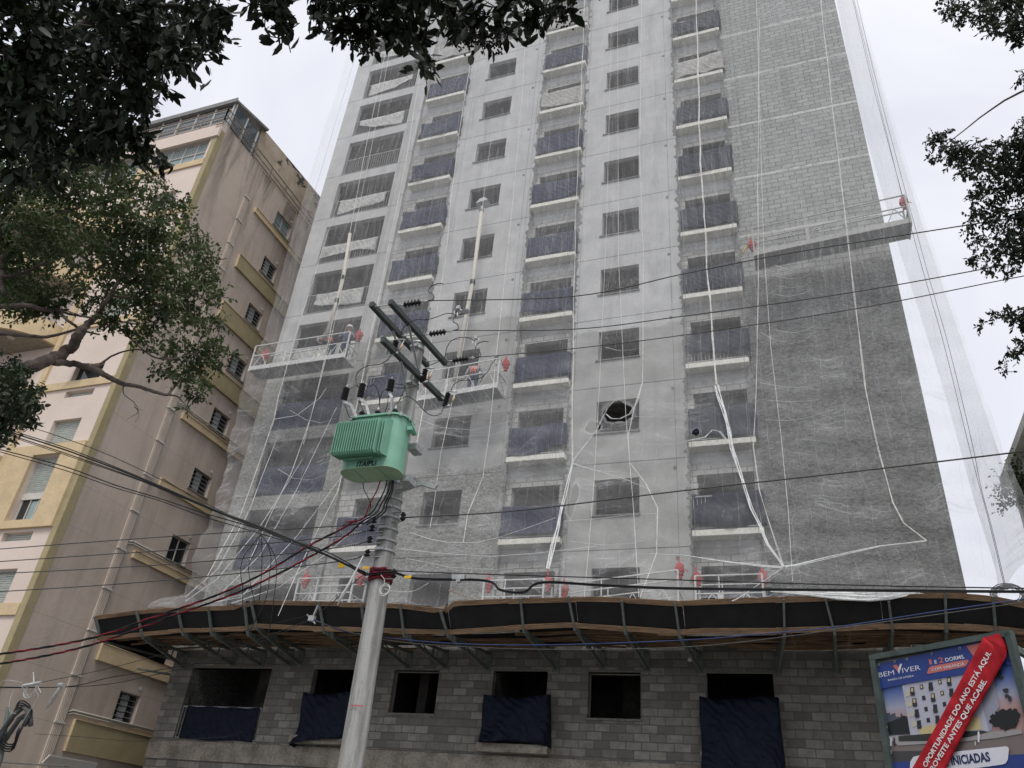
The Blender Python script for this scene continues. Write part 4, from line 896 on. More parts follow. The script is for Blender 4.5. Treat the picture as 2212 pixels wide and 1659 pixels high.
# crossarms run away from the street
A1 = (Vector((-5.86, 8.72, 9.28)), Vector((-5.70, 10.62, 9.28))); A2 = (Vector((-6.20, 8.70, 9.28)), Vector((-6.05, 10.6, 9.28))); A3 = (Vector((-5.90, 8.78, 8.58)), Vector((-5.70, 10.70, 8.58)))
for a, b in (A1, A2, A3): MB().bar(a, b, .078, .10).build('crossarm', M['darkarm'], up_, .006)
for t in (.04, .5, .93): MB().bar(A2[0].lerp(A2[1], t), A1[0].lerp(A1[1], t), .02, .02).build('arm_bolt', M['galv'], up_)
for s, e in ((A1[0].lerp(A1[1], .3), pax(8.62) + Vector((.13, .0, 0))), (A2[0].lerp(A2[1], .35), pax(8.62) + Vector((-.12, -.05, 0))), (A3[0].lerp(A3[1], .28), pax(8.02) + Vector((.08, -.14, 0)))):
    MB().bar(s, e, .035, .012, up=(0, 1, 0)).build('arm_brace', M['galv'], up_)
def ribbed(m, a, b, n, r0, r1, steps=5):
    a = Vector(a); b = Vector(b); d = b - a; L_ = d.length; prof = [(0, r0)]
    for i in range(n):
        z0 = L_ * (i + .5) / n; q = L_ / n
        prof += [(z0 - q * .42, r0), (z0 - q * .02, r1), (z0 + q * .05, r1 * .97), (z0 + q * .2, r0)]
    prof.append((L_, r0)); return m.lathe(a, d, prof, 14)
HV = []
for t, yk in ((.07, 0), (.52, 1), (.97, 2)):
    a = A1[0].lerp(A1[1], t); d = Vector((1, .02, .03)).normalized(); a = a + d * .05
    MB().tube([a, a + d * .14], .012, 6).tube([a + d * .40, a + d * .55], .012, 6).tube([a + d * .5 + Vector((0, .02 * math.cos(k), .03 * math.sin(k))) for k in (0, 1, 2, 3, 4, 5, 6.28)], .009, 5).build('insulator_link', M['galv'], up_)
    ribbed(MB(), a + d * .12, a + d * .42, 5, .025, .055).build('insulator', M['black'], up_); HV.append(a + d * .55)
for i, (pa, pb_) in enumerate((((790, 590), (740, 740)), ((1115, 905), (1070, 1055)), ((1365, 1165), (1320, 1320)))):
    yy = (9.15, 9.95, 10.62)[i]; a = P(*ZP(*pa), yy); b = P(*ZP(*pb_), yy)
    o = ribbed(MB(), a, b, 7, .022, .05).build('fuse_insulator', M['black'], up_)
    q = A3[0].lerp(A3[1], (.12, .55, .96)[i])
    MB().bar(q, a.lerp(b, .5), .03, .03).box(q.x - .05, q.x - .03, q.y - .03, q.y + .03, q.z - .12, q.z + .14).build('bracket', M['galv'], o)
    MB().tube([a + Vector((-.02, 0, .03)), a + Vector((.16, 0, .0))], .014, 6).tube([a + Vector((.15, 0, 0)), b + Vector((.10, 0, .02))], .010, 6).tube([b, b + Vector((.11, 0, .02))], .018, 6).build('contact', M['galv'], o)
    MB().tube([a.lerp(b, .35) + Vector((.14, 0, 0)), a.lerp(b, .75) + Vector((.118, 0, 0))], .016, 8).build('fuse_tube', M['yel'], o)
# LV spool insulators and brackets
SP = [(530, 1075), (510, 1150), (490, 1250), (470, 1370)]; SPW = []
for x_, y_ in SP:
    c = P(*Z4(x_ + 14, y_ - 8), 9.85); SPW.append(c + Vector((-.05, 0, -.02)))
    o = ribbed(MB(), c + Vector((0, 0, -.045)), c + Vector((0, 0, .06)), 2, .025, .048).build('spool_insulator', M['black'], up_)
    s_ = pax(c.z); MB().bar(c + Vector((0, 0, .07)), (s_.x, 9.85, c.z + .07), .03, .008).bar(c + Vector((0, 0, -.055)), (s_.x, 9.85, c.z - .055), .03, .008).build('bracket', M['galv'], o)
for x_, y_ in ((800, 1035), (720, 1540)):
    c = P(*Z4(x_, y_), 9.9); o = ribbed(MB(), c + Vector((0, 0, -.06)), c + Vector((0, 0, .07)), 2, .025, .048).build('spool_insulator', M['black'], up_); s_ = pax(c.z)
    MB().bar(c + Vector((0, 0, .08)), (s_.x, 9.9, c.z + .08), .03, .008).bar(c + Vector((0, 0, -.07)), (s_.x, 9.9, c.z - .07), .03, .008).build('bracket', M['galv'], o)
# side bracket arm
a, b, c = P(*Z4(810, 690), 9.95), P(*Z4(1095, 775), 9.95), P(*Z4(745, 815), 9.9)
MB().bar(a, b, .05, .07).bar(c, a.lerp(b, .58), .04, .05).build('bracket_arm', M['galv'], up_)
M['redc'] = simple('red_rag', (.22, .012, .03), .8, var=.4, scale=20, bump=.02)
zz = P(*Z4(600, 1530), 9.85).z; m = MB(); c = pax(zz); pts = []
for i in range(5):
    m.tube([c + Vector((math.cos(k * .42) * (prad(zz) + .014), math.sin(k * .42) * (prad(zz) + .014), -.07 + .035 * i + .012 * math.sin(k * 1.7 + i))) for k in range(16)], .022, 6)
tag(m.build('red_wrap', M['redc']), 'dark red rag bound around the utility pole where the thick cables pass', 'rag')
a = P(*R8(20, 1253), 9.84); m = MB().bar(P(*R8(60, 1251), 9.815), P(*R8(140, 1257), 9.82), .004, .012)
m.build('paint_mark', simple('red_paint', (.45, .08, .08)), up_)

# ---- transformer
def green(name, c):
    t = NT(name, .5, .35); a = t.noise(2.5, 5, .6); st = t.noise(9, 5, .7, stretch=(1, 1, .12)); d = t.noise(26, 3)
    k = t.mix(t.ramp(a, .3, .7), tuple(v * .88 for v in c), tuple(min(1, v * 1.1) for v in c)); k = t.mix(t.ramp(st, .56, .74, 0, .45), k, (.10, .13, .09)); k = t.mix(t.ramp(d, .68, .72, 0, .6), k, (.16, .10, .06)); return t.base(k)
M['grn'] = green('green_enamel', (.22, .45, .33)); M['grnl'] = green('pale_green_underside', (.34, .50, .32)); M['ltr'] = simple('black_lettering', (.01, .01, .012), .6)
tr = thing('transformer', (-5.98, 9.35, 6.5), 'mint green pole transformer with cooling fins and black bushings, lettered ITAIPU', 'transformer')
tx0, tx1, ty0, ty1, tz0, tz1 = -6.46, -5.50, 9.12, 9.60, 6.50, 7.36
ch = .12; prof = [(tx0 + ch, ty0), (tx1 - ch, ty0), (tx1, ty0 + ch), (tx1, ty1 - ch), (tx1 - ch, ty1), (tx0 + ch, ty1), (tx0, ty1 - ch), (tx0, ty0 + ch)]
def rnd(s): 
    out = []; n = 8
    for sx, sy, a0 in ((tx1 - .2, ty0 + .2, -90), (tx1 - .2, ty1 - .2, 0), (tx0 + .2, ty1 - .2, 90), (tx0 + .2, ty0 + .2, 180)):
        for k in range(n + 1): a = math.radians(a0 + 90 * k / n); out.append((sx + (.2 + s) * math.cos(a), sy + (.2 + s) * math.sin(a)))
    return out
MB().prism([(x, y, tz0 + .004) for x, y in rnd(0)], (0, 0, tz1 - tz0)).build('tank', M['grn'], tr, fixn=True)
MB().prism([(x, y, tz0 - .006) for x, y in rnd(.012)], (0, 0, .009)).build('base_plate', M['grnl'], tr, fixn=True)
for xx in (tx0 + .28, tx1 - .28): MB().bar((xx, ty0 + .0, tz0 - .008), (xx, ty1, tz0 - .008), .02, .008).build('base_weld', M['grn'], tr)
MB().prism([(x, y, tz1 + .008) for x, y in rnd(.035)], (0, 0, .03)).build('lid', M['grn'], tr, fixn=True)
nf = 20
for i in range(nf):
    x = tx0 + .02 + (tx1 - tx0 - .17) * i / (nf - 1); dd = .27 if i < nf - 2 else .20
    MB().prism([(x, ty0 + .01, 6.66), (x, ty0 - dd + .03, 6.62), (x, ty0 - dd, 6.65), (x, ty0 - dd, 7.15), (x, ty0 - dd + .04, 7.19), (x, ty0 + .01, 7.28)], (.010, 0, 0)).build('cooling_fin', M['grn'], tr, fixn=True)
MB().bar((tx0 + .10, ty0 - .03, 6.635), (tx1 - .34, ty0 - .03, 6.635), .05, .02).build('fin_rail', M['grn'], tr)
for x, y in rnd(.03)[::4]: MB().box(x - .02, x + .02, y - .02, y + .02, tz1 - .01, tz1 + .055).build('lid_clamp', M['galv'], tr)
for x_, y_, yy in ((400, 1420, 9.3), (580, 1400, 9.32), (775, 1375, 9.34)):
    p = P(*ZP(x_, y_), yy); p.z = tz1 + .03
    o = ribbed(MB(), p, p + Vector((0, 0, .20)), 4, .03, .05).build('bushing', M['black'], tr); MB().lathe(p + Vector((0, 0, .20)), (0, 0, 1), [(0, .02), (.03, .025), (.06, .008), (.09, .008)], 8).build('terminal', M['galv'], o)
ARR = []
for (x1_, y1_), (x0_, y0_), (bx_, by_), yy in (((240, 1110), (205, 1245), (355, 1440), 9.05), ((420, 1065), (385, 1215), (490, 1420), 9.2), ((738, 1020), (715, 1150), (735, 1385), 9.3)):
    a = P(*ZP(x0_, y0_), yy); b = P(*ZP(x1_, y1_), yy); ARR.append(b)
    o = ribbed(MB(), a, b, 6, .03, .058).build('surge_arrester', M['black'], tr)
    e = P(*ZP(bx_, by_), yy + .05); k = a.lerp(e, .45) + Vector((.02, 0, .05))
    MB().tube([b, b + (b - a).normalized() * .05], .012, 8).tube([a, a - (b - a) * .15], .02, 8).bar(a - (b - a) * .12, k, .03, .045).bar(k, e, .03, .04).build('arrester_bracket', M['galv'], o)
MB().box(tx1 - .08, tx1 + .07, ty1 - .02, ty1 + .22, 7.0, 7.10).box(tx1 - .12, tx1 + .03, ty1 - .02, ty1 + .25, 6.46, 6.56).build('hanger', M['galv'], tr)
MB().box(tx1 + .02, tx1 + .10, 9.3, 9.5, 7.18, 7.24).bar((tx1 + .08, 9.3, 7.3), (tx1 + .14, 9.4, 7.16), .02, .02).build('side_lug', M['grn'], tr)
def text_mesh(name, s, o, e1, e2, width, height, mat, parent, bold=.0, th=.002):
    c = bpy.data.curves.new(name, 'FONT'); c.body = s; c.offset = bold; c.extrude = .5; c.resolution_u = 3
    ob = bpy.data.objects.new(name, c); COL.objects.link(ob); bpy.context.view_layer.update()
    me = bpy.data.meshes.new_from_object(ob.evaluated_get(bpy.context.evaluated_depsgraph_get())); bpy.data.objects.remove(ob)
    V = np.zeros(len(me.vertices) * 3); me.vertices.foreach_get('co', V); V = V.reshape(-1, 3)
    lo, hi = V.min(0), V.max(0); hh = .69 if hi[1] - lo[1] > 0 else 1
    e1 = Vector(e1).normalized(); e2 = Vector(e2).normalized(); nn = e1.cross(e2); O = Vector(o)
    off = Vector(parent.get('_loc', (0, 0, 0))) if parent else Vector((0, 0, 0))
    for v in me.vertices:
        x, y, z = v.co; v.co = O + e1 * ((x - lo[0]) / (hi[0] - lo[0]) * width) + e2 * (y / hh * height) + nn * ((z + .5) * th) - off
    me.materials.clear(); me.materials.append(mat); r = bpy.data.objects.new(name, me); COL.objects.link(r)
    if parent: r.parent = parent
    return r
text_mesh('lettering', 'ITAIPU', (-6.12, ty0 - .004, 6.517), (1, 0, 0), (.12, 0, 1), .32, .085, M['ltr'], tr, .02)

# ================================================================ wires
M['wire'] = simple('weathered_conductor', (.075, .075, .072), .6, .2, var=.4, scale=30); M['wblack'] = simple('black_cable_jacket', (.008, .008, .01), .45); M['wred'] = simple('red_cable_jacket', (.30, .012, .025), .5)
M['wblue'] = simple('blue_cable_jacket', (.03, .05, .15), .5); M['wwhite'] = simple('white_cable_jacket', (.6, .6, .58), .6)
def smooth(pts, n=8):
    pts = [Vector(p) for p in pts]; 
    if len(pts) < 3: return [pts[0].lerp(pts[-1], i / 12) for i in range(13)]
    q = [pts[0] * 2 - pts[1]] + pts + [pts[-1] * 2 - pts[-2]]; out = []
    for i in range(1, len(q) - 2):
        a, b, c, d = q[i-1:i+3]
        for k in range(n):
            t = k / n; out.append(.5 * ((2*b) + (c - a) * t + (2*a - 5*b + 4*c - d) * t*t + (3*b - a - 3*c + d) * t**3))
    return out + [pts[-1]]
def wire(label, pts, r, mat='wire', cat='wire', name='wire', group='overhead wires'):
    return tag(MB().tube(smooth(pts), r, 6).build(name, M[mat]), label, cat, group)
def W(y0, y1, *pp):   # photo positions with depth running from y0 to y1
    n = len(pp) - 1; return [P(*p, y0 + (y1 - y0) * i / n) for i, p in enumerate(pp)]
def far(p, q, k=3): return q + (q - p) * k
w1 = [HV[0]] + W(8.85, 8.9, (1240, 640), (1475, 592), (1688, 550), (1950, 508), (2212, 467), (2400, 437))
w2 = [HV[1]] + W(9.75, 9.8, (1240, 711), (1475, 683), (1844, 631), (2212, 565), (2420, 528))
w3 = [HV[2]] + W(10.6, 10.6, (1238, 753), (1475, 724), (1854, 666), (2212, 596), (2420, 560))
for w_, n_ in ((w1, 'top'), (w2, 'middle'), (w3, 'lowest')): wire('%s bare power line running right from the dark crossarm insulators' % n_, w_, .0085)
for i, h in enumerate(HV):   # looped tails and clamps
    pts = [h + Vector((x, 0, z)) for x, z in ((.02, 0), (.10, .02), (.07, .12), (-.02, .2), (.02, .30), (.14, .33), (.22, .31))]
    wire('hooked spare wire tail at the %s crossarm insulator' % ('near', 'middle', 'far')[i], pts, .009, 'wire', 'wire tail', group='hooked wire tails at the crossarm')
for i, (x_, y_, yy) in enumerate(((1470, 250, 8.87), (1670, 580, 9.77), (1895, 780, 10.6))):
    p = P(*ZP(x_, y_), yy); tag(MB().box(p.x - .03, p.x + .03, p.y - .02, p.y + .02, p.z + .02, p.z + .08).tube([p + Vector((0, 0, .05)), p + Vector((-.06, 0, -.02)), p + Vector((-.05, 0, -.07)), p + Vector((.05, 0, -.07)), p + Vector((.07, 0, -.02)), p + Vector((0, 0, .05))], .007, 5).tube([p + Vector((0, 0, -.05)), p + Vector((.01, 0, -.16))], .012, 6).build('line_clamp', M['galv']), 'metal stirrup clamp on the %s power line' % ('top', 'middle', 'lowest')[i], 'clamp', 'stirrup clamps on the power lines')
jl = [[(1450, 290), (1340, 290), (1220, 330), (1130, 355), (1000, 360), (900, 410), (850, 480), (820, 580)],
      [(1660, 590), (1580, 555), (1480, 555), (1400, 590), (1350, 660), (1320, 770), (1230, 830), (1140, 865)],
      [(1890, 790), (1840, 850), (1800, 930), (1720, 1000), (1600, 1025), (1500, 1030), (1430, 1070), (1390, 1150)],
      [(730, 750), (680, 810), (600, 850), (480, 865), (390, 910), (345, 980), (345, 1040), (370, 1110)],
      [(1040, 1070), (980, 1100), (900, 1112), (770, 1108)], [(1310, 1330), (1280, 1390), (1210, 1418), (1130, 1390), (1050, 1310), (980, 1240), (910, 1205), (850, 1225), (790, 1290)],
      [(440, 1080), (490, 1100), (540, 1072), (575, 1120), (600, 1210), (600, 1320)], [(265, 1120), (310, 1100), (340, 1085), (370, 1090)], [(780, 1065), (830, 1070), (880, 1085), (880, 1130), (850, 1190), (820, 1250)],
      [(685, 1120), (640, 1150), (615, 1210), (600, 1300)], [(215, 1290), (240, 1360), (270, 1430), (330, 1450)], [(375, 1230), (400, 1310), (440, 1390), (490, 1420)], [(700, 1200), (690, 1300), (660, 1390)]]
for i, pl in enumerate(jl):
    y0, y1 = ((8.87, 9.2), (9.77, 9.95), (10.6, 10.62), (9.15, 9.2), (9.95, 9.3), (10.6, 9.34), (9.2, 9.32), (9.05, 9.2), (9.3, 9.34), (9.3, 9.32), (9.05, 9.1), (9.2, 9.25), (9.3, 9.35))[i]
    wire('%s thin black jumper lead, %s, around the transformer and fuse cutouts' % ('long' if i < 6 else 'short', ORD[i] if i < 12 else 'last'), W(y0, y1, *[ZP(*p) for p in pl]), .0065, 'wblack', 'jumper lead', group='jumper leads around the transformer')
# neutral / low voltage conductors
LV = [((737, 1136), (500, 1150), (250, 1167), (0, 1186)), ((737, 1158), (500, 1180), (250, 1196), (0, 1213)), ((737, 1182), (500, 1208), (250, 1226), (0, 1239)), ((737, 1212), (500, 1240), (250, 1262), (0, 1278))]
for i, l_ in enumerate(LV):
    pts = [SPW[i]] + W(10, 10, *l_); pts.append(far(pts[-2], pts[-1], .6))
    wire('%s of four grey low voltage lines running left from the pole' % ORD[i], pts, .0095, 'wire')
    s0 = SPW[i]; q = pts[1]; n = 26
    tag(MB().tube([s0.lerp(q, .25 + .75 * k / n) + Vector((0, .016 * math.cos(k * 2), .016 * math.sin(k * 2))) for k in range(n)], .008, 5).build('wire_grip', M['wwhite' if i else 'wire']), 'spiral grip on the %s low voltage line beside the pole' % ORD[i], 'wire grip', 'spiral wire grips')
p = P(*Z4(815, 1040), 9.9); wire('grey line running right from the spool insulator below the transformer', [p] + W(10, 10, (1107, 1104), (1474, 1060), (1850, 1018), (2212, 975), (2400, 950)), .011)
# thick black bundle to the left
for i, (dy, r) in enumerate(((0, .013), (6, .009), (-4, .008), (9, .006))):
    wire('%s black cable of the thick bundle slanting down to the pole from the left' % ORD[i], W(7.2, 9.8, (-60, 892 + dy), (0, 925 + dy), (150, 975 + dy * 1.2), (300, 1032 + dy * .6), (460, 1100 + dy * .3), (560, 1138 + dy * .6), (660, 1178 + dy * .3), (737, 1214 + dy * .2), (790, 1243)), r, 'wblack', 'cable', 'cable', 'thick black cables left of the pole')
for i, pl in enumerate([((-60, 955), (0, 971), (140, 1008), (250, 1048), (340, 1075), (433, 1106), (560, 1143), (700, 1190), (790, 1238)), ((-60, 960), (0, 976), (140, 1016), (250, 1054), (340, 1080), (440, 1116), (560, 1152), (700, 1196), (790, 1240)), ((-40, 890), (0, 903), (120, 940), (240, 985), (380, 1052), (470, 1100), (600, 1160), (720, 1206), (790, 1236))]):
    wire('%s thinner black cable crossing the beige wall towards the pole' % ORD[i], W(7.4, 9.8, *pl), (.009, .007, .006)[i], 'wblack', 'cable', 'cable', 'thick black cables left of the pole')
RB = [(788, 1240), (848, 1236), (905, 1249), (1048, 1253), (1081, 1273), (1131, 1278), (1171, 1257), (1300, 1263), (1475, 1270), (1850, 1274), (2212, 1277), (2400, 1278)]
for i, (dy, r, k) in enumerate(((0, .0115, 0), (3, .008, 0))):
    wire('%s thick black cable running right from the red rag, dipping once' % ('main' if not i else 'lower'), W(9.8, 10, *[(x, y + dy) for x, y in RB]), r, 'wblack', 'cable', 'cable', 'thick black cables right of the pole')
wire('thin black cable running right just above the thick dipping one', W(9.8, 10, (800, 1228), (854, 1233), (1100, 1242), (1475, 1253), (1850, 1264), (2212, 1271), (2400, 1274)), .008, 'wblack', 'cable', 'cable', 'thick black cables right of the pole')
p = P(992, 1247, 9.85); tag(MB().box(p.x - .09, p.x + .09, p.y - .03, p.y + .03, p.z - .035, p.z + .03).box(p.x - .03, p.x + .03, p.y - .03, p.y + .03, p.z - .07, p.z - .036).build('cable_joint', M['galv']), 'metal cable joint on the thick black cable right of the pole', 'cable joint')
M['ytag'] = simple('yellow_tag', (.72, .46, .02), .6)
for x_, y_, k in ((505, 158, 'left of the pole, on the slanting bundle'), (768, 193, 'against the pole beside the red rag'), (1218, 293, 'right of the pole')):
    p = P(*ZF(1180, 2200, 820 / 2212)(x_, y_), 9.7); tag(MB().box(p.x - .055, p.x + .055, p.y - .008, p.y, p.z - (.05 if x_ < 600 else .02), p.z + (.03 if x_ < 600 else .02)).build('cable_tag', M['ytag'], None, .004), 'small yellow cable tag ' + k, 'tag', 'yellow cable tags')
# red and black twisted pairs
def twist(label, pts, cols, r=.008, R_=.010, pitch=.30):
    q = smooth(pts, 14); out = []
    for k, mt in enumerate(cols):
        L_ = 0; o = []
        for i, p in enumerate(q):
            if i: L_ += (q[i] - q[i-1]).length
            a = L_ / pitch * 2 * math.pi * .5 + k * 2 * math.pi / len(cols); o.append(p + Vector((0, math.cos(a), math.sin(a))) * R_)
        out.append((o, mt))
    t = thing('twisted_cable', tuple(q[0]), label, 'cable', 'twisted red and black cables')
    for o, mt in out: MB().tube(o, r, 6).build('conductor', M[mt], t)
twist('upper twisted red and black cable rising from the left edge to the transformer', W(8.2, 9.75, (-60, 1422), (0, 1413), (110, 1396), (217, 1373), (340, 1330), (467, 1286), (570, 1238), (667, 1179), (737, 1143), (770, 1122)), ('wblack', 'wred', 'wblack'))
twist('lower twisted red and black cable rising from the left edge to the transformer', W(8.4, 9.75, (-60, 1443), (0, 1434), (110, 1414), (220, 1386), (360, 1335), (500, 1285), (600, 1240), (667, 1204), (737, 1164), (775, 1135)), ('wblack', 'wred', 'wblack'))
for i, (x0_, x1_) in enumerate(((600, 445), (660, 520), (690, 560), (705, 600), (715, 630))):
    pl = [Z4(x0_, 712), Z4(x0_ - 30 + i * 6, 800), Z4((x0_ + x1_) / 2 - 10, 910), Z4(x1_, 1000 if i else 1050), Z4(x1_ - 150, 1080 + 6 * i)]
    wire('%s lead drooping from under the transformer towards the twisted cables' % ORD[i], W(9.5, 9.6, *pl), .011, 'wred' if i == 0 else 'wblack', 'cable', 'cable', 'leads under the transformer')
wire('thin black lead hanging from the left of the transformer underside', W(9.3, 9.6, *[Z4(*p) for p in ((445, 730), (455, 790), (490, 860), (515, 930), (500, 1000))]), .006, 'wblack', 'cable', 'cable', 'leads under the transformer')
for i, pl in enumerate([((960, 1050), (900, 1130), (830, 1220), (805, 1340), (822, 1480), (818, 1640)), ((960, 1050), (930, 1160), (870, 1290), (880, 1420), (915, 1580)), ((962, 1050), (972, 1200), (965, 1400), (950, 1570)), ((965, 1050), (1030, 1140), (1075, 1230), (1085, 1360), (1070, 1500), (1045, 1700), (1010, 1890)), ((968, 1050), (1010, 1120), (1040, 1210), (1035, 1330), (1000, 1560), (880, 1800), (900, 1850))]):
    wire('%s thin loose black cable hanging from the slanting bundle' % ORD[i], W(9.3, 9.6, *[ZL(*p) for p in pl]), .0055, 'wblack', 'cable', 'cable', 'loose hanging cables')
# telecom strand with coil bundle
T1 = [(-40, 1484), (0, 1484), (147, 1483), (240, 1463), (333, 1449), (430, 1430), (500, 1404), (590, 1370), (674, 1336)]
T2 = [(-40, 1486), (0, 1486), (147, 1484), (240, 1477), (333, 1458), (430, 1436), (500, 1409), (590, 1376), (674, 1338)]
wire('black telecom cable sagging from the left edge to the small joint before the canopy', W(8.6, 10.4, *T1), .006, 'wblack', 'cable', 'cable', 'telecom cables')
wire('second telecom cable, just below the black one at left', W(8.6, 10.4, *T2), .005, 'wblack', 'cable', 'cable', 'telecom cables')
wire('blue telecom cable sagging across the whole canopy to the right edge', W(10.4, 9.6, (674, 1336), (737, 1362), (824, 1376), (978, 1390), (1184, 1393), (1475, 1383), (1640, 1370), (1808, 1354), (2010, 1323), (2212, 1294), (2350, 1272)), .0065, 'wblue', 'cable', 'cable', 'telecom cables')
wire('thin tan cable just below the blue telecom cable', W(10.4, 9.6, (674, 1338), (737, 1360), (830, 1382), (960, 1395), (1200, 1403), (1475, 1398), (1700, 1375), (1900, 1345), (2212, 1301), (2350, 1280)), .006, 'wire', 'cable', 'cable', 'telecom cables')
wire('thin dark guy wire from the left coil up to the canopy joint', W(8.8, 10.4, (85, 1475), (230, 1445), (370, 1408), (520, 1365), (674, 1327)), .004, 'wblack', 'cable', 'cable', 'telecom cables')
wire('pair of thin cables from the canopy joint up to the red rag', W(10.4, 9.8, (680, 1330), (720, 1300), (760, 1262), (795, 1235)), .006, 'wblack', 'cable', 'cable', 'telecom cables')
wire('thin cable low across the beige wall foot', W(12, 12, (75, 1585), (180, 1592), (300, 1601), (480, 1592), (520, 1580)), .004, 'wblack', 'cable', 'cable', 'telecom cables')
def coil(label, c, R_, n, r, mat, cat='cable coil', squash=1., name='cable_coil', tails=()):
    m = MB()
    for i in range(n):
        rr_ = R_ * random.uniform(.72, 1.08); o_ = Vector((random.uniform(-.1, .1), random.uniform(-.04, .04), random.uniform(-.1, .1))) * R_; a0 = random.uniform(0, 6); til = random.uniform(-.25, .25)
        m.tube([c + o_ + Vector((math.cos(a0 + k * .42) * rr_, math.sin(k * .42) * .08 * R_ + til * rr_ * math.cos(k * .42), math.sin(a0 + k * .42) * rr_ * squash)) for k in range(15)], r, 5)
    for tl in tails: m.tube(smooth([c + Vector(v) for v in tl]), r * .9, 5)
    return tag(m.build(name, M[mat]), label, cat)
coil('messy coil of white and black cable tied on the telecom strand at left', P(*Z6(385, 350), 8.9), .10, 7, .0032, 'wwhite', tails=[((-.1, 0, 0), (-.25, 0, .05), (-.33, 0, -.1), (-.25, 0, -.28), (-.1, 0, -.32)), ((.1, 0, 0), (.2, 0, -.1), (.12, 0, -.3), (.06, 0, -.55)), ((-.2, 0, .1), (-.6, 0, .12), (-.7, 0, -.1))])
p = P(*Z6(430, 270), 8.88); tag(MB().tube([p + Vector((-.2, 0, -.03)), p, p + Vector((.12, 0, .02))], .022, 6).tube([p, p + Vector((-.1, 0, .16))], .008, 5).tube([p + Vector((.05, 0, 0)), p + Vector((.2, 0, -.12))], .006, 5).build('cable_tie', M['wwhite']), 'white knotted tie wrapped round the telecom strand above the coil', 'cable tie')
p = P(*Z6(775, 290), 9.0); tag(MB().tube([p + Vector((-.05, 0, .0)), p + Vector((.05, 0, .0))], .035, 7).tube([p, p + Vector((-.04, 0, -.12)), p + Vector((-.10, .02, -.22)), p + Vector((-.13, 0, -.33))], [.02, .03, .03, .004], 6).build('plastic_bag', M['white']), 'torn white plastic scrap knotted on the telecom strand at left', 'plastic scrap')
p = P(674, 1336, 10.4); tag(MB().box(p.x - .05, p.x + .05, p.y - .03, p.y + .03, p.z - .04, p.z + .04).bar(p + Vector((-.1, 0, .06)), p + Vector((.08, 0, -.08)), .02, .02).bar(p + Vector((.02, 0, .05)), p + Vector((.06, 0, .2)), .03, .02).build('wire_joint', M['galv']), 'small metal wire joint hanging before the canopy, left of the pole', 'wire joint')
coil('white cable looped on the face of the utility pole below the red rag', P(*ZF(1180, 2200, 820 / 2212)(965, 430), 9.72), .085, 4, .0045, 'wwhite', tails=[((.0, 0, .02), (.12, 0, -.02), (.45, 0, -.03), (.68, 0, .08)), ((-.02, 0, .05), (-.03, 0, .15), (-.1, 0, .22))])
# shredded ribbon left of the pole
rb = MB().tube(W(9.4, 9.4, *[ZF(1180, 2200, 820 / 2212)(*p) for p in ((735, 60), (660, 220), (570, 390), (510, 490), (455, 600))]), [.006, .012, .02, .025, .006], 6)
tag(rb.build('plastic_ribbon', M['wwhite']), 'shredded white plastic ribbon hanging left of the pole over the canopy', 'ribbon')
# standing riser with big coil at the far left
rs = thing('cable_riser_pole', tuple(P(5, 1700, 9)), 'slim dark pole with coiled black conduits at the lower left photo edge', 'pole')
a, b = P(*Z6(105, 570), 9.0), P(*Z6(0, 1210), 9.0); b2 = b + (b - a).normalized() * 1.2; b2.z = 0
MB().tube([a, b, (b.x + .02, 9, 0)], [.03, .045, .06], 10).build('shaft', M['steelg'], rs)
c = P(*Z6(190, 800), 8.95); m = MB()
for R_, r in ((.30, .012), (.27, .012), (.33, .010), (.24, .010)): m.tube([c + Vector((math.cos(k * .35) * R_ * .62, .05 * math.sin(k), math.sin(k * .35) * R_)) for k in range(19)], r, 6)
m.build('coiled_cable', M['wblack'], rs)
MB().tube([c + Vector(( -.28, 0, -.25)), c + Vector((-.12, 0, .12)), c + Vector((.02, 0, .25)), c + Vector((.14, 0, .2)), c + Vector((.17, 0, 0))], .035, 10).tube([c + Vector((-.2, .06, -.3)), c + Vector((-.04, .06, .1)), c + Vector((.12, .06, .2)), c + Vector((.22, .06, .02))], .035, 10).build('conduit_elbow', simple('grey_conduit', (.10, .10, .10), .6), rs)
tag(MB().box(*[v for pr in zip(tuple(P(-60, 1643, 11)), tuple(P(150, 1656, 11.12))) for v in sorted(pr)]).build('steel_beam', M['steelg']), 'dark steel beam along the very bottom left photo edge', 'beam')
coil('coil of thin rope hung over the canopy edge at the far right, under a ring', P(*ZN(2105, 765), 18.25), .30, 18, .008, 'wire', squash=.7, name='rope_coil')
for k, dx in ((0, 0), (1, 9)):
    tag(MB().tube(smooth([onnet(1842 + dx, 0), onnet(1890 + dx, 200), onnet(1985 + dx, 553), onnet(2038 + dx, 740), onnet(2087 + dx, 940), P(*ZN(1898 + dx, 0), 18.3), P(*ZN(1970 + dx, 270), 18.0), P(*ZN(2070 + dx, 690), 17.75)]), .006, 5).build('hoist_rope', M['wire']), 'dark hoist rope down the net strip right of the tower, %s of the pair' % ('left' if not k else 'right'), 'rope', 'dark hoist ropes right of the tower')

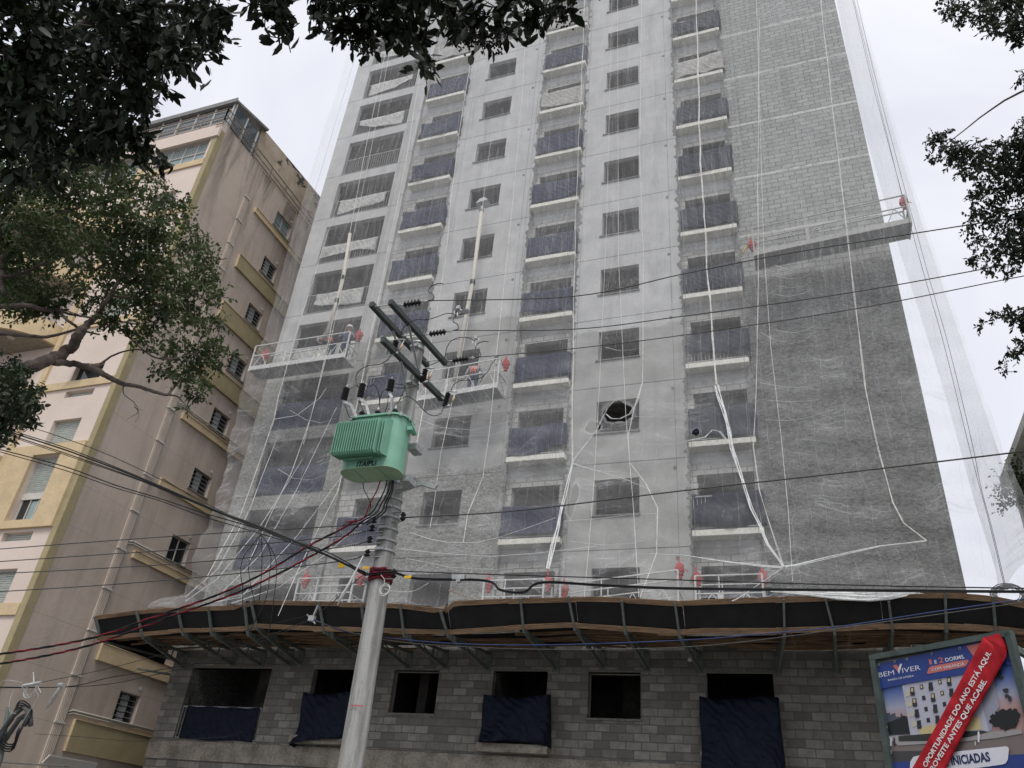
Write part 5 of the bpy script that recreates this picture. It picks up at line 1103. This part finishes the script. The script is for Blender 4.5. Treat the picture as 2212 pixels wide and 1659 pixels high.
# ================================================================ billboard
BO = PR(1890, 1426, 9); BU = Vector((.769, -.639, 0)).normalized(); BN = Vector((-.639, -.769, 0)).normalized()
def bd(X, Y, off=0.):
    r = ray(X, Y); O = BO + BN * off; s_ = (O - Vector((0, 0, CAMZ))).dot(BN) / r.dot(BN); return Vector((0, 0, CAMZ)) + r * s_
def bz(x, y, off=0.): return bd(*Z5(x, y), off)
bi = thing('billboard', (BO.x, BO.y, 0), 'real estate billboard BEM VIVER with apartment picture in a grey green steel frame, lower right', 'billboard')
TLp = BO; wB = 1.36; hB = 2.3
def bp(u, v, off=0.): return BO + BU * u + Vector((0, 0, -v)) + BN * off
MB().prism([bp(0.02, .02, 0), bp(wB - .02, .02, 0), bp(wB - .02, hB, 0), bp(.02, hB, 0)], -BN * .03).build('backing', M['steelg'], bi, fixn=True)
def uv(x, y): p = bz(x, y); d = p - BO; return d.dot(BU), -d.z
def flat(name, pts, mat, off, z5=True, parent=bi):
    q = [bz(*p, off) if z5 else bp(*p, off) for p in pts]; return MB().prism(q, BN * .0012).build(name, mat, parent, fixn=True)
def paint(name, c, var=.06): return simple(name, c, .45, var=var, scale=4, spec=.3)
pm = {}
for n_, c in dict(navy=(.020, .045, .20), coral=(.48, .14, .12), bld=(.40, .40, .47), bld2=(.27, .28, .34), win=(.02, .022, .03), lit=(.50, .42, .22), tree=(.012, .014, .014), hedge=(.028, .03, .028), floor=(.17, .14, .13), white=(.62, .63, .68), inky=(.012, .02, .09), city=(.06, .075, .10), wallp=(.30, .28, .28), road=(.05, .048, .05), cream=(.46, .43, .34)).items(): pm[n_] = paint('print_' + n_, c)
t = NT('print_dusk_sky', .45, .3); x, y, z = t.xyz(); n_ = t.node('ValToRGB'); e = n_.color_ramp.elements; e[0].position = 0; e[0].color = (.40, .24, .22, 1); e[1].position = 1; e[1].color = (.05, .10, .30, 1); e2_ = n_.color_ramp.elements.new(.4); e2_.color = (.30, .32, .42, 1)
t.l.new(t.ramp(z, bz(300, 1180).z, bz(60, 800).z), n_.inputs['Fac']); t.base(n_.outputs['Color']); pm['sky'] = t.m
flat('printed_sky', [(.04, .04), (wB - .05, .04), (wB - .05, hB - .02), (.04, hB - .02)], pm['sky'], .002, False)
flat('print_plaza', [(120, 1310), (1570, 1250), (1700, 1700), (180, 1700)], pm['floor'], .004)
flat('print_road', [(170, 1480), (900, 1470), (1000, 1700), (190, 1700)], pm['road'], .0055)
flat('print_skyline', [(95, 1110), (120, 1075), (160, 1068), (165, 1100), (180, 1080), (215, 1072), (222, 1110), (270, 1115), (275, 1075), (290, 1080), (295, 1120), (360, 1120), (380, 1300), (140, 1320)], pm['city'], .004)
flat('print_trees', [(130, 1180), (200, 1150), (260, 1130), (300, 1100), (345, 1110), (370, 1180), (385, 1290), (150, 1300)], pm['tree'], .0055)
flat('print_building', [(290, 780), (760, 640), (1010, 600), (1120, 860), (1220, 1270), (380, 1310)], pm['bld'], .007)
flat('print_building_side', [(1060, 560), (1260, 700), (1330, 1010), (1290, 1060), (1240, 1270), (1215, 1270), (1110, 830)], pm['bld2'], .0075)
flat('print_garden_wall', [(120, 1320), (250, 1310), (600, 1330), (1000, 1310), (1250, 1270), (1560, 1240), (1580, 1290), (1300, 1340), (1000, 1370), (250, 1420)], pm['wallp'], .0085)
flat('print_hedge', [(250, 1320), (600, 1290), (1150, 1260), (1210, 1275), (1000, 1330), (600, 1370), (255, 1375)], pm['hedge'], .010)
jg = random.Random(4)
def jag(cx, cy, rx, ry, n): return [(cx + rx * math.cos(k * 6.283 / n) * jg.uniform(.72, 1.12), cy + ry * math.sin(k * 6.283 / n) * jg.uniform(.72, 1.12)) for k in range(n)]
for k, (cx, cy, rx, ry) in enumerate(((1380, 1120, 120, 90), (1300, 1150, 80, 80), (1460, 1120, 90, 100), (1400, 1190, 110, 60))): flat('print_big_tree', jag(cx, cy, rx, ry, 26), pm['tree'], .010 + .0012 * k)
flat('print_trunk', [(1375, 1180), (1395, 1180), (1400, 1260), (1380, 1262)], pm['tree'], .0155)
for k, (cx, cy, rx, ry) in enumerate(((1320, 640, 30, 45), (1345, 690, 26, 22), (1290, 690, 14, 14), (1395, 830, 34, 26), (1410, 890, 30, 22), (1440, 920, 22, 30))): flat('print_leaves', jag(cx, cy, rx, ry, 15), pm['hedge'], .010 + .0012 * (k % 2))
wr = random.Random(3)
for r_ in range(5):
    for c_ in range(6):
        x_ = 395 + c_ * 98 + r_ * 24; y_ = 800 + r_ * 118 - c_ * 26
        if x_ > 1180 - (4 - r_) * 60 or y_ > 1180 or y_ < 690: continue
        w_ = 34 if c_ % 2 else 42; h_ = 46 if c_ % 2 else 76
        q = [(x_ - w_ / 2, y_), (x_ + w_ / 2, y_ - 6), (x_ + w_ / 2 + 8, y_ + h_ - 6), (x_ - w_ / 2 + 8, y_ + h_)]
        o = flat('print_window', q, pm['win'], .0095); 
        if wr.random() < .6: flat('lit_pane', [(x_ - w_ / 4, y_ + 8), (x_ + w_ / 4, y_ + 4), (x_ + w_ / 4 + 5, y_ + h_ - 14), (x_ - w_ / 4 + 5, y_ + h_ - 10)], pm['lit'], .0115, parent=o) if False else flat('print_lit_pane', [(x_ - w_ / 4, y_ + 8), (x_ + w_ / 4, y_ + 4), (x_ + w_ / 4 + 5, y_ + h_ - 14), (x_ - w_ / 4 + 5, y_ + h_ - 10)], pm['lit'], .0115)
        if not c_ % 2: flat('print_balcony', [(x_ - 22, y_ + h_ * .62), (x_ + 26, y_ + h_ * .55), (x_ + 32, y_ + h_ + 6), (x_ - 12, y_ + h_ + 12)], pm['hedge'] if wr.random() < .5 else pm['win'], .0135)
for k in range(4): flat('print_side_balcony', [(320 + k * 22, 850 + k * 108), (368 + k * 22, 830 + k * 108), (378 + k * 22, 885 + k * 108), (330 + k * 22, 905 + k * 108)], pm['cream'], .0095)
flat('print_shop_front', [(470, 1235), (640, 1190), (660, 1290), (485, 1310)], pm['lit'], .0095); flat('print_shop_front', [(970, 1130), (1110, 1110), (1140, 1250), (980, 1260)], pm['lit'], .0095)
for x_, y_, s_ in ((170, 1330, 1.), (205, 1330, 1.), (1105, 1265, 1.25), (1070, 1370, .5)): flat('print_figure', [(x_ - 8*s_, y_ + 25*s_), (x_ - 6*s_, y_ + 8*s_), (x_, y_), (x_ + 6*s_, y_ + 8*s_), (x_ + 10*s_, y_ + 30*s_), (x_ + 8*s_, y_ + 95*s_), (x_ - 6*s_, y_ + 95*s_)], pm['white'] if x_ != 205 else pm['win'], .012)
flat('header_band', [(0, 560), (1165, 290), (1190, 340), (1500, 560), (1320, 560), (960, 660), (300, 768), (50, 820)], pm['navy'], .014)
flat('header_accent', [(975, 358), (1150, 320), (1200, 420), (1060, 480)], pm['coral'], .016)
flat('ribbon_label', [(575, 590), (605, 572), (985, 502), (1002, 512), (975, 568), (955, 580), (570, 655), (555, 648)], pm['coral'], .016)
flat('footer_band', [(170, 1600), (900, 1560), (1600, 1510), (1700, 1760), (190, 1790)], pm['navy'], .012)
flat('notice_panel', [(370, 1700), (378, 1590), (410, 1540), (470, 1525), (1395, 1428), (1420, 1436), (1430, 1460), (1418, 1570), (1395, 1610), (1360, 1622), (800, 1700)], pm['white'], .018)
def btext(s_, a, b, h, mat, off, bold=0., name='lettering', sk=None):
    A_, B_ = bz(*a, off), bz(*b, off); e1 = (B_ - A_).normalized(); e2 = BN.cross(e1).normalized()
    if sk: e2 = (e2 + e1 * sk).normalized()
    return text_mesh(name, s_, A_, e1, e2, (B_ - A_).length, h, mat, bi, bold, .001)
sc_ = (bz(1000, 1000) - bz(1100, 1000)).length / 100
btext('BEM', (42, 693), (208, 664), 52 * sc_, pm['white'], .017, -.005); btext('IVER', (296, 645), (488, 611), 52 * sc_, pm['white'], .017, -.005)
flat('logo_stroke', [(188, 566), (232, 556), (268, 612), (262, 628), (232, 618)], pm['coral'], .017); flat('logo_stroke', [(252, 590), (268, 548), (290, 548), (270, 612), (258, 655), (243, 628)], pm['white'], .0185)
btext('BARÃO DE LIMEIRA', (142, 733), (415, 684), 20 * sc_, pm['white'], .017)
btext('1', (585, 556), (610, 551), 52 * sc_, pm['coral'], .017, .02); btext('E', (640, 546), (664, 541), 36 * sc_, pm['white'], .017, .01); btext('2', (683, 540), (736, 530), 55 * sc_, pm['coral'], .017, .015)
btext('DORMS.', (755, 526), (960, 488), 38 * sc_, pm['white'], .017, .015); btext('COM VARANDA', (610, 628), (958, 562), 30 * sc_, pm['white'], .019)
btext('INICIADAS', (822, 1626), (1235, 1583), 80 * sc_, pm['inky'], .021, .03)
btext('S', (755, 1640), (790, 1636), 80 * sc_, pm['inky'], .021, .03)
fr = MB()
for a, b, w_ in ((bp(-.03, -.02, .01), bp(wB + .02, -.02, .01), .052), (bp(0, 0, .01), bp(0, hB + 3.6 - 2.2, .01), .06), (bp(wB, -.02, .01), bp(wB, 3.6, .01), .05), (bp(-.02, hB, .01), bp(wB, hB, .01), .06)): fr.bar(a, b, w_, .07, up=tuple(BN))
fr.build('steel_frame', simple('dark_frame_steel', (.055, .075, .07), .6, var=.3, scale=7), bi); MB().bar(bp(wB + .16, .05, -.35), bp(wB + .16, 3.6, -.35), .10, .10).bar(bp(.1, .3, -.35), bp(.1, 3.6, -.35), .08, .08).bar(bp(wB, .1, -.03), bp(wB + .16, .3, -.35), .05, .05).build('rear_post', M['steelg'], bi)
ring = MB()
for x_, y_ in ((40, 556), (210, 525), (340, 497), (605, 440), (905, 383), (62, 940), (122, 1225), (172, 1490)): p = bz(x_, y_, .02); ring.tube([p + BU * (.010 * math.cos(k)) + Vector((0, 0, .012 * math.sin(k))) for k in (0, 1, 2, 3, 4, 5, 6.28)], .003, 4)
ring.build('eyelet_ties', M['galv'], bi)
# red sash
M['sash'] = cloth_mat('red_satin_sash', (.37, .010, .018)); M['wl'] = simple('white_print', (.72, .70, .70), .6)
vs = []; fs = []; n = 46
L0, L1, Q0, Q1 = (1165, 262), (330, 1795), (1400, 470), (680, 1795)
for i in range(n + 1):
    t_ = i / n
    for j in range(9):
        s_ = j / 8; a = (L0[0] + (L1[0] - L0[0]) * t_, L0[1] + (L1[1] - L0[1]) * t_); b = (Q0[0] + (Q1[0] - Q0[0]) * t_, Q0[1] + (Q1[1] - Q0[1]) * t_)
        wv = 6 * math.sin(5 * t_ + 2) * (s_ - .5) * 2
        x_ = a[0] + (b[0] - a[0]) * s_ + wv; y_ = a[1] + (b[1] - a[1]) * s_
        vs.append(bz(x_, y_, .045 + .006 * math.sin(s_ * 3.14) + .0025 * math.sin(9 * s_ + 14 * t_) * (1 if t_ < .2 else .4)))
for i in range(n):
    for j in range(8): a = i * 9 + j; fs.append((a, a + 1, a + 10, a + 9))
sa = MB().add(vs, fs, True).build('sash_banner', M['sash']); sa.modifiers.new('t', 'SOLIDIFY').thickness = .003
tag(sa, 'diagonal red satin sash with white slogan wrapped over the right corner of the billboard', 'banner')
o = MB().add([bz(*p, f) for p, f in (((1165, 264), .045), ((1325, 218), .05), ((1350, 365), .07), ((1422, 370), .01), ((1388, 500), .05), ((1360, 530), .055), ((1300, 330), .06))], [(0, 6, 2, 1), (1, 2, 3), (2, 4, 3), (0, 5, 4, 2, 6)], False).build('sash_fold', M['sash'], sa); o.modifiers.new('t', 'SOLIDIFY').thickness = .003
def stext(s_, a, b, h): 
    A_, B_ = bz(*a, .056), bz(*b, .056); e1 = (B_ - A_).normalized(); e2 = BN.cross(e1).normalized(); r = text_mesh('slogan', s_, A_, e1, e2, (B_ - A_).length, h, M['wl'], sa, .02, .001)
stext('OPORTUNIDADE DO ANO ESTÁ AQUI.', (546, 1659), (1243, 436), 50 * sc_); stext('APROVEITE ANTES QUE ACABE.', (570, 1790), (1196, 735), 50 * sc_)

# ================================================================ trees
def leaf_mat(name, c1, c2, trans=.25):
    t = NT(name, .55, .35); g = t.noise(2.2, 3); g2 = t.noise(17, 2)
    c = t.mix(t.ramp(t.math('MULTIPLY_ADD', g, .6, t.math('MULTIPLY', g2, .4)), .35, .65), c1, c2); t.base(c)
    tl = t.node('BsdfTranslucent'); t.set(tl.inputs['Color'], c); m = t.node('MixShader'); m.inputs[0].default_value = trans
    t.l.new(t.b.outputs[0], m.inputs[1]); t.l.new(tl.outputs[0], m.inputs[2]); t.l.new(m.outputs[0], t.n['Material Output'].inputs['Surface']); return t.m
M['bark'] = simple('grey_brown_bark', (.16, .13, .11), .95, var=.45, scale=7, bump=.02); M['barkd'] = simple('dark_bark', (.035, .03, .026), .95, var=.4, scale=7)
def leaves(name, pos, dirs, size, mat, parent, fold=.25, wid=.42):
    """pos Nx3 leaf bases, dirs Nx3 pointing directions"""
    N_ = len(pos); d = dirs / (np.linalg.norm(dirs, axis=1, keepdims=True) + 1e-9); r = RNG.normal(size=(N_, 3)); s = np.cross(d, r); s /= np.linalg.norm(s, axis=1, keepdims=True) + 1e-9
    nn = np.cross(d, s); L_ = (size * RNG.uniform(.45, 1.35, N_))[:, None]; w_ = L_ * wid / 2
    V = np.stack([pos, pos + d * L_ * .3 + s * w_ + nn * w_ * fold, pos + d * L_ * .7 + s * w_ * .8 + nn * w_ * fold, pos + d * L_, pos + d * L_ * .7 - s * w_ * .8 + nn * w_ * fold, pos + d * L_ * .3 - s * w_ + nn * w_ * fold], 1).reshape(-1, 3)
    V -= np.array(parent['_loc']) if parent else 0
    b = np.arange(N_)[:, None] * 6; F = np.concatenate([b + np.array([[0, 1, 2, 3]]), b + np.array([[0, 3, 4, 5]])], 1).reshape(-1)
    me = bpy.data.meshes.new(name); me.vertices.add(len(V)); me.vertices.foreach_set('co', V.ravel()); me.loops.add(len(F)); me.loops.foreach_set('vertex_index', F)
    me.polygons.add(N_ * 2); me.polygons.foreach_set('loop_start', np.arange(N_ * 2) * 4); me.polygons.foreach_set('loop_total', np.full(N_ * 2, 4)); me.materials.append(mat); me.update(); me.validate()
    o = bpy.data.objects.new(name, me); COL.objects.link(o); o.parent = parent; return o
def clump_twigs(circles, d0, d1, per, nleaf, tw, droop, seed, outward=.3):
    "twigs spread through balls; returns leaf bases, directions and twig lines"
    g = np.random.default_rng(seed); P0 = []; D0 = []; lines = []
    for (X, Y, Rp) in circles:
        d = g.uniform(d0, d1); c = PR(X, Y, d); R_ = Rp / FPX * d * .92; k = max(3, int(per * (Rp / 60) ** 2))
        for _ in range(k):
            v = g.normal(size=3); v /= np.linalg.norm(v); p = np.array(c) + v * R_ * g.uniform(.15, 1) ** .6 * np.array((1, 1.3, 1))
            dr = g.normal(size=3) * .8 + v * outward + np.array((0, 0, -droop)); dr /= np.linalg.norm(dr); L_ = tw * g.uniform(.5, 1.2); line = [p - dr * L_ * .5]
            for q in range(nleaf):
                t_ = (q + .5) / nleaf; b = p + dr * L_ * (t_ - .5) + np.array((0, 0, -droop * .25 * L_ * t_ * t_)); s_ = g.normal(size=3); s_ -= dr * s_.dot(dr); s_ /= np.linalg.norm(s_) + 1e-9
                P0.append(b); D0.append(dr * .7 + s_ * .8 + np.array((0, 0, -.45))); 
                if q % 2: line.append(b)
            lines.append(line)
    return np.array(P0), np.array(D0), lines
def twigs(name, lines, r, mat, parent, keep=1.):
    m = MB()
    for l_ in lines:
        if random.random() < keep and len(l_) > 1: m.tube([Vector(p) for p in l_], r, 3, False)
    o = m.build(name, mat, parent); o['kind'] = 'stuff'; return o
def limb(m, pts, r0, r1):
    q = smooth(pts, 5); n = len(q); m.tube([p + Vector((random.uniform(-1, 1), random.uniform(-1, 1), random.uniform(-1, 1))) * .25 * (r0 + (r1 - r0) * i / n) for i, p in enumerate(q)], [r0 + (r1 - r0) * i / (n - 1) for i in range(n)], 8)
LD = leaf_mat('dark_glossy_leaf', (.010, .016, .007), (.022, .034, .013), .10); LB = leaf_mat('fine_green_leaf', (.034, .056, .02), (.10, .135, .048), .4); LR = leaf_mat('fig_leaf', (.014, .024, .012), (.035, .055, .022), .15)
# A: dark tree overhead at the upper left
CA = [(60,40,80),(160,40,90),(270,40,90),(370,40,75),(440,40,48),(470,12,40),(60,120,70),(140,150,80),(240,130,80),(330,110,60),(390,100,42),(435,90,22),(60,230,75),(150,240,80),(230,230,65),(290,190,45),(320,160,35),(345,175,16),(90,300,60),(180,305,48),(40,290,55),(20,360,40),(110,360,36),(250,300,48),(300,320,30),(325,325,22),(345,345,14),(20,180,40),(300,240,24),(285,280,20),(318,235,14)]
ta = thing('street_tree', (-7.6, -.5, 0), 'dark broad-leaved tree overhanging the whole upper left corner', 'tree')
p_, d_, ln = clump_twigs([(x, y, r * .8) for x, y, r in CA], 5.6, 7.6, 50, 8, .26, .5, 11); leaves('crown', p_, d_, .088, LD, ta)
twigs('twig', ln, .004, M['barkd'], ta, .6)
m = MB(); limb(m, [(-7.6, -.5, 0), (-7.55, -.3, 2.2), (-7.2, .2, 4.2), (-6.4, 1.2, 6.0)], .26, .12); m.build('trunk', M['barkd'], ta)
m = MB(); s_ = Vector((-6.5, 1.1, 5.9)); h1 = PR(90, 120, 6.6); h2 = PR(300, 20, 6.6)
limb(m, [s_, s_.lerp(h1, .5) + Vector((0, 0, .15)), h1], .07, .035); limb(m, [h1, h1.lerp(h2, .5) + Vector((0, 0, .2)), h2], .035, .02)
for h_, X, Y in ((h1, 60, 300), (h1, 180, 280), (h1, 230, 180), (h2, 330, 120), (h2, 440, 50), (h1, 20, 200)): e = PR(X, Y, 6.4); limb(m, [h_, h_.lerp(e, .5) + Vector((.05, 0, .1)), e], .022, .006)
m.build('limb', M['barkd'], ta)
# C: twigs hanging into the top of the picture
CC = [(640,-90,60),(760,-100,70),(900,-110,75),(1030,-110,70),(1150,-100,70),(1260,-60,50),(1300,-140,80),(1450,-220,90),(562,6,26),(600,30,34),(605,70,22),(600,-15,40),(690,5,40),(690,50,26),(735,30,36),(745,75,30),(790,60,42),(800,95,26),(845,40,44),(880,70,38),(905,95,30),(925,125,26),(912,150,14),(850,5,45),(960,20,45),(985,60,32),(1030,40,40),(1040,85,22),(1085,60,30),(1090,15,36),(1140,20,34),(1175,35,24),(1205,15,22),(1222,28,12),(780,5,50),(1120,55,18),(700,-30,50),(900,-30,60),(1080,-35,50)]
tcn = thing('street_tree', (3.6, -3.4, 0), 'leafy branch of a near tree hanging into the top centre of the view', 'tree')
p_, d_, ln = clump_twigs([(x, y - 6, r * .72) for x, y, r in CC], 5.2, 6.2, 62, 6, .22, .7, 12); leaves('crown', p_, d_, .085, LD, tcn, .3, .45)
twigs('twig', ln, .004, M['barkd'], tcn, .9)
m = MB(); limb(m, [(3.6, -3.4, 0), (3.5, -3.2, 2.6), (2.9, -2.2, 5.0), (1.6, -.4, 6.6)], .24, .12); m.build('trunk', M['barkd'], tcn)
m = MB(); s_ = Vector((1.7, -.5, 6.55)); hubs = [PR(1150, -110, 5.8), PR(960, -110, 5.9), PR(800, -90, 5.8), PR(640, -80, 5.7)]
limb(m, [s_] + hubs, .05, .012)
for h_, X, Y in ((hubs[0], 1140, 20), (hubs[0], 1215, 12), (hubs[1], 1030, 45), (hubs[1], 905, 110), (hubs[1], 880, 40), (hubs[2], 800, 70), (hubs[2], 740, 55), (hubs[3], 600, 40), (hubs[3], 690, 30)): e = PR(X, Y, 5.7); limb(m, [h_, h_.lerp(e, .5) + Vector((.03, 0, .02)), e], .012, .004)
m.build('limb', M['barkd'], tcn)
m = MB()
for X, Y in ((775, 82), (782, 68), (1005, 88), (1030, 92), (1068, 88), (1213, 28), (1222, 36), (1075, 96), (790, 100)):
    c = PR(X, Y, 5.6)
    m = MB()
    for _ in range(46): q = c + Vector((random.gauss(0, .035), random.gauss(0, .035), random.gauss(0, .035))); m.lathe(q, (0, 0, 1), [(-.008, .002), (-.004, .007), (.004, .007), (.008, .002)], 5)
    m.build('berry_cluster', M['barkd'], tcn)
# B: green tree with pale limbs before the beige block
CB = [(20,640,60),(65,655,50),(110,645,45),(30,590,55),(60,370,50),(15,390,50),(110,360,45),(190,350,40),(60,430,70),(140,400,70),(210,380,60),(270,400,50),(330,420,45),(380,450,45),(90,500,70),(180,480,70),(260,470,65),(330,500,60),(400,520,55),(440,560,40),(130,570,60),(220,560,70),(300,570,70),(370,590,60),(430,620,45),(40,540,60),(40,610,40),(180,640,40),(260,640,55),(330,650,60),(390,670,50),(440,700,40),(460,750,34),(470,790,22),(430,770,40),(400,810,40),(420,850,26),(370,740,40),(300,720,36),(240,700,30),(360,800,26),(445,830,20),(470,700,20),(500,760,14),(400,880,10),(465,640,24),(452,590,24),(150,340,40),(240,340,36),(320,370,24),(10,470,50)]
tb = thing('street_tree', (-10.2, 2.2, 0), 'fine-leaved green tree with bare grey limbs in front of the beige block', 'tree')
p_, d_, ln = clump_twigs([(x, y, r * .8) for x, y, r in CB], 10.6, 13.0, 125, 11, .38, .1, 13, .4); leaves('crown', p_, d_, .060, LB, tb, .2, .5)
twigs('twig', ln, .0045, M['bark'], tb, .4)
m = MB(); limb(m, [(-10.2, 2.2, 0), (-10.1, 2.4, 2.5), (-9.9, 2.9, 4.2), PR(-60, 830, 11)], .30, .18); m.build('trunk', M['bark'], tb)
m = MB()
def LBn(pts, d, r0, r1): limb(m, [PR(*p, d + .25 * math.sin(i * 1.7)) for i, p in enumerate(pts)], r0 * .52, r1 * .55)
LBn([(-60, 830), (0, 813), (40, 800), (83, 785), (120, 773), (150, 752), (166, 730), (178, 712)], 11, .17, .10)
LBn([(178, 712), (195, 695), (215, 675), (235, 640), (260, 600), (275, 560)], 11, .09, .02)
LBn([(116, 782), (160, 787), (205, 798), (235, 815), (262, 828), (300, 835), (340, 848), (362, 852), (375, 838), (395, 812)], 11, .085, .02)
LBn([(362, 852), (385, 858), (402, 878), (420, 900), (445, 915)], 11, .025, .006); LBn([(266, 830), (268, 852), (290, 870), (298, 890), (275, 905)], 10.9, .014, .004); LBn([(290, 875), (300, 895), (292, 912)], 10.9, .008, .003); LBn([(290, 880), (308, 887)], 10.9, .007, .003)
LBn([(-60, 655), (0, 663), (35, 660), (66, 662), (110, 672), (123, 670), (145, 690), (165, 705), (186, 716), (215, 722)], 11.3, .07, .02)
LBn([(-60, 725), (0, 720), (40, 724), (100, 727), (150, 716), (200, 700), (240, 690)], 11.4, .06, .015)
LBn([(123, 670), (150, 678), (190, 685), (240, 690), (300, 700), (350, 690), (400, 690)], 11.3, .035, .008)
LBn([(240, 690), (280, 730), (330, 770), (370, 775), (420, 765), (450, 780)], 11.2, .03, .006); LBn([(205, 798), (240, 770), (290, 755), (340, 765), (400, 790)], 11.2, .03, .006)
LBn([(0, 560), (40, 520), (70, 500), (110, 470), (160, 450), (230, 440)], 11.6, .06, .012); LBn([(0, 600), (50, 590), (110, 560), (170, 530), (240, 520), (300, 500), (360, 480)], 11.6, .05, .01)
LBn([(260, 600), (300, 590), (350, 560), (400, 550), (440, 540)], 11.5, .03, .006); LBn([(235, 640), (300, 640), (370, 620), (430, 640)], 11.5, .03, .006); LBn([(0, 470), (30, 450), (60, 430), (90, 420), (150, 430)], 11.6, .05, .01)
LBn([(10, 640), (5, 560), (0, 500), (20, 420)], 11.6, .06, .02)
m.build('limb', M['bark'], tb)
# E: small dark tree at the left edge
te = thing('street_tree', (-9.6, 3.8, 0), 'small dark leafy bough at the left edge beneath the fine-leaved tree', 'tree')
p_, d_, ln = clump_twigs([(10,800,40),(30,850,44),(55,885,30),(20,910,34),(75,895,16),(5,950,20),(45,830,24),(70,850,14),(0,870,60)], 9.6, 10.6, 70, 10, .36, .2, 14); leaves('crown', p_, d_, .075, LR, te)
m = MB(); limb(m, [(-9.6, 3.8, 0), (-9.5, 3.9, 2.5), (-9.2, 4.2, 4.6), PR(20, 860, 10)], .14, .04); m.build('trunk', M['barkd'], te)
# D: fig boughs at the right edge
CD = [(2330,0,90),(2300,120,60),(2330,250,90),(2420,180,110),(2320,360,80),(2420,430,110),(2310,500,80),(2300,600,60),(2400,640,100),(2300,720,60),(2045,12,22),(2080,18,34),(2120,22,38),(2160,28,42),(2205,30,46),(2140,55,20),(2185,66,20),(2206,165,14),(2012,300,18),(2035,305,26),(2060,322,30),(2020,338,16),(2100,335,38),(2145,345,42),(2190,335,48),(2088,372,24),(2060,345,22),(2140,392,36),(2190,395,45),(2110,420,22),(2150,430,26),(2212,300,40),
      (2100,462,20),(2135,470,30),(2180,478,38),(2212,470,40),(2090,500,18),(2120,530,26),(2165,530,34),(2205,540,34),(2105,560,18),(2135,580,20),(2180,580,22),(2125,695,10),(2150,680,18),(2185,680,24),(2210,690,22),(2120,705,8),(2165,785,10),(2185,765,18),(2208,750,22),(2170,800,7),(2230,520,60),(2240,360,70),(2240,690,40),(2240,40,60)]
td = thing('street_tree', (6.6, 5.2, 0), 'small-leaved fig tree whose drooping boughs enter along the right edge', 'tree')
p_, d_, ln = clump_twigs([(x, y, r * .76) for x, y, r in CD], 11.2, 12.6, 190, 8, .20, .5, 15); leaves('crown', p_, d_, .056, LR, td, .2, .5)
twigs('twig', ln, .004, M['barkd'], td, .5)
m = MB(); limb(m, [(6.6, 5.2, 0), (6.5, 5.3, 3), (6.2, 5.8, 6.5), (5.8, 6.6, 10)], .28, .10); m.build('trunk', M['bark'], td)
m = MB()
for zz_, tips in ((9.4, ((2080, 20), (2180, 40))), (7.6, ((2200, 165), (2040, 315), (2190, 380))), (6.2, ((2100, 480), (2140, 570), (2200, 520))), (4.8, ((2150, 690), (2180, 770)))):
    s_ = Vector((6.3, 5.6, zz_)); hub = PR(2330, tips[0][1] - 20, 11.6); limb(m, [s_, s_.lerp(hub, .5) + Vector((0, 0, .3)), hub], .045, .02)
    for X, Y in tips: e = PR(X, Y, 11.9); limb(m, [hub, hub.lerp(e, .5) + Vector((0, 0, .15)), e], .018, .005)
m.build('limb', M['bark'], td)
# F: tree beside the cream building, seen through the net
tf = thing('street_tree', (5.3, 21.6, 0), 'round dark tree seen partly through the net beside the cream side building', 'tree')
p_, d_, ln = clump_twigs([(2190,1045,34),(2170,1065,24),(2205,1020,30),(2165,1090,14),(2212,1060,34)], 23.6, 24.6, 120, 9, .6, .2, 16); leaves('crown', p_, d_, .11, LR, tf)
m = MB(); limb(m, [(5.3, 21.6, 0), (5.3, 21.5, 4), (5.2, 21.4, 9.0)], .14, .05); m.build('trunk', M['bark'], tf)
# bird
q = PR(*R1(1308, 565), 22); m = MB(); s_ = .17
m.lathe(q + Vector((0, 0, -.9)) * s_, (0.1, 0, 1), [(0, .02 * s_), (.35 * s_, .12 * s_), (.8 * s_, .24 * s_), (1.2 * s_, .22 * s_), (1.5 * s_, .13 * s_), (1.62 * s_, .02 * s_)], 8)
for sg, tip in ((1, (1.15, 0, 1.25)), (-1, (-.75, 0, .75))):
    a = q + Vector((0, 0, .1)) * s_; m.prism([a, a + Vector((tip[0] * .5, .1, tip[2] * .75)) * s_, a + Vector(tip) * s_, a + Vector((tip[0] * .7, .1, tip[2] * .35)) * s_, a + Vector((0, 0, -.45)) * s_], (0, .02, 0))
tag(m.build('bird', simple('dark_plumage', (.035, .035, .038), .8)), 'small dark bird flying with raised wings above the beige block', 'bird')
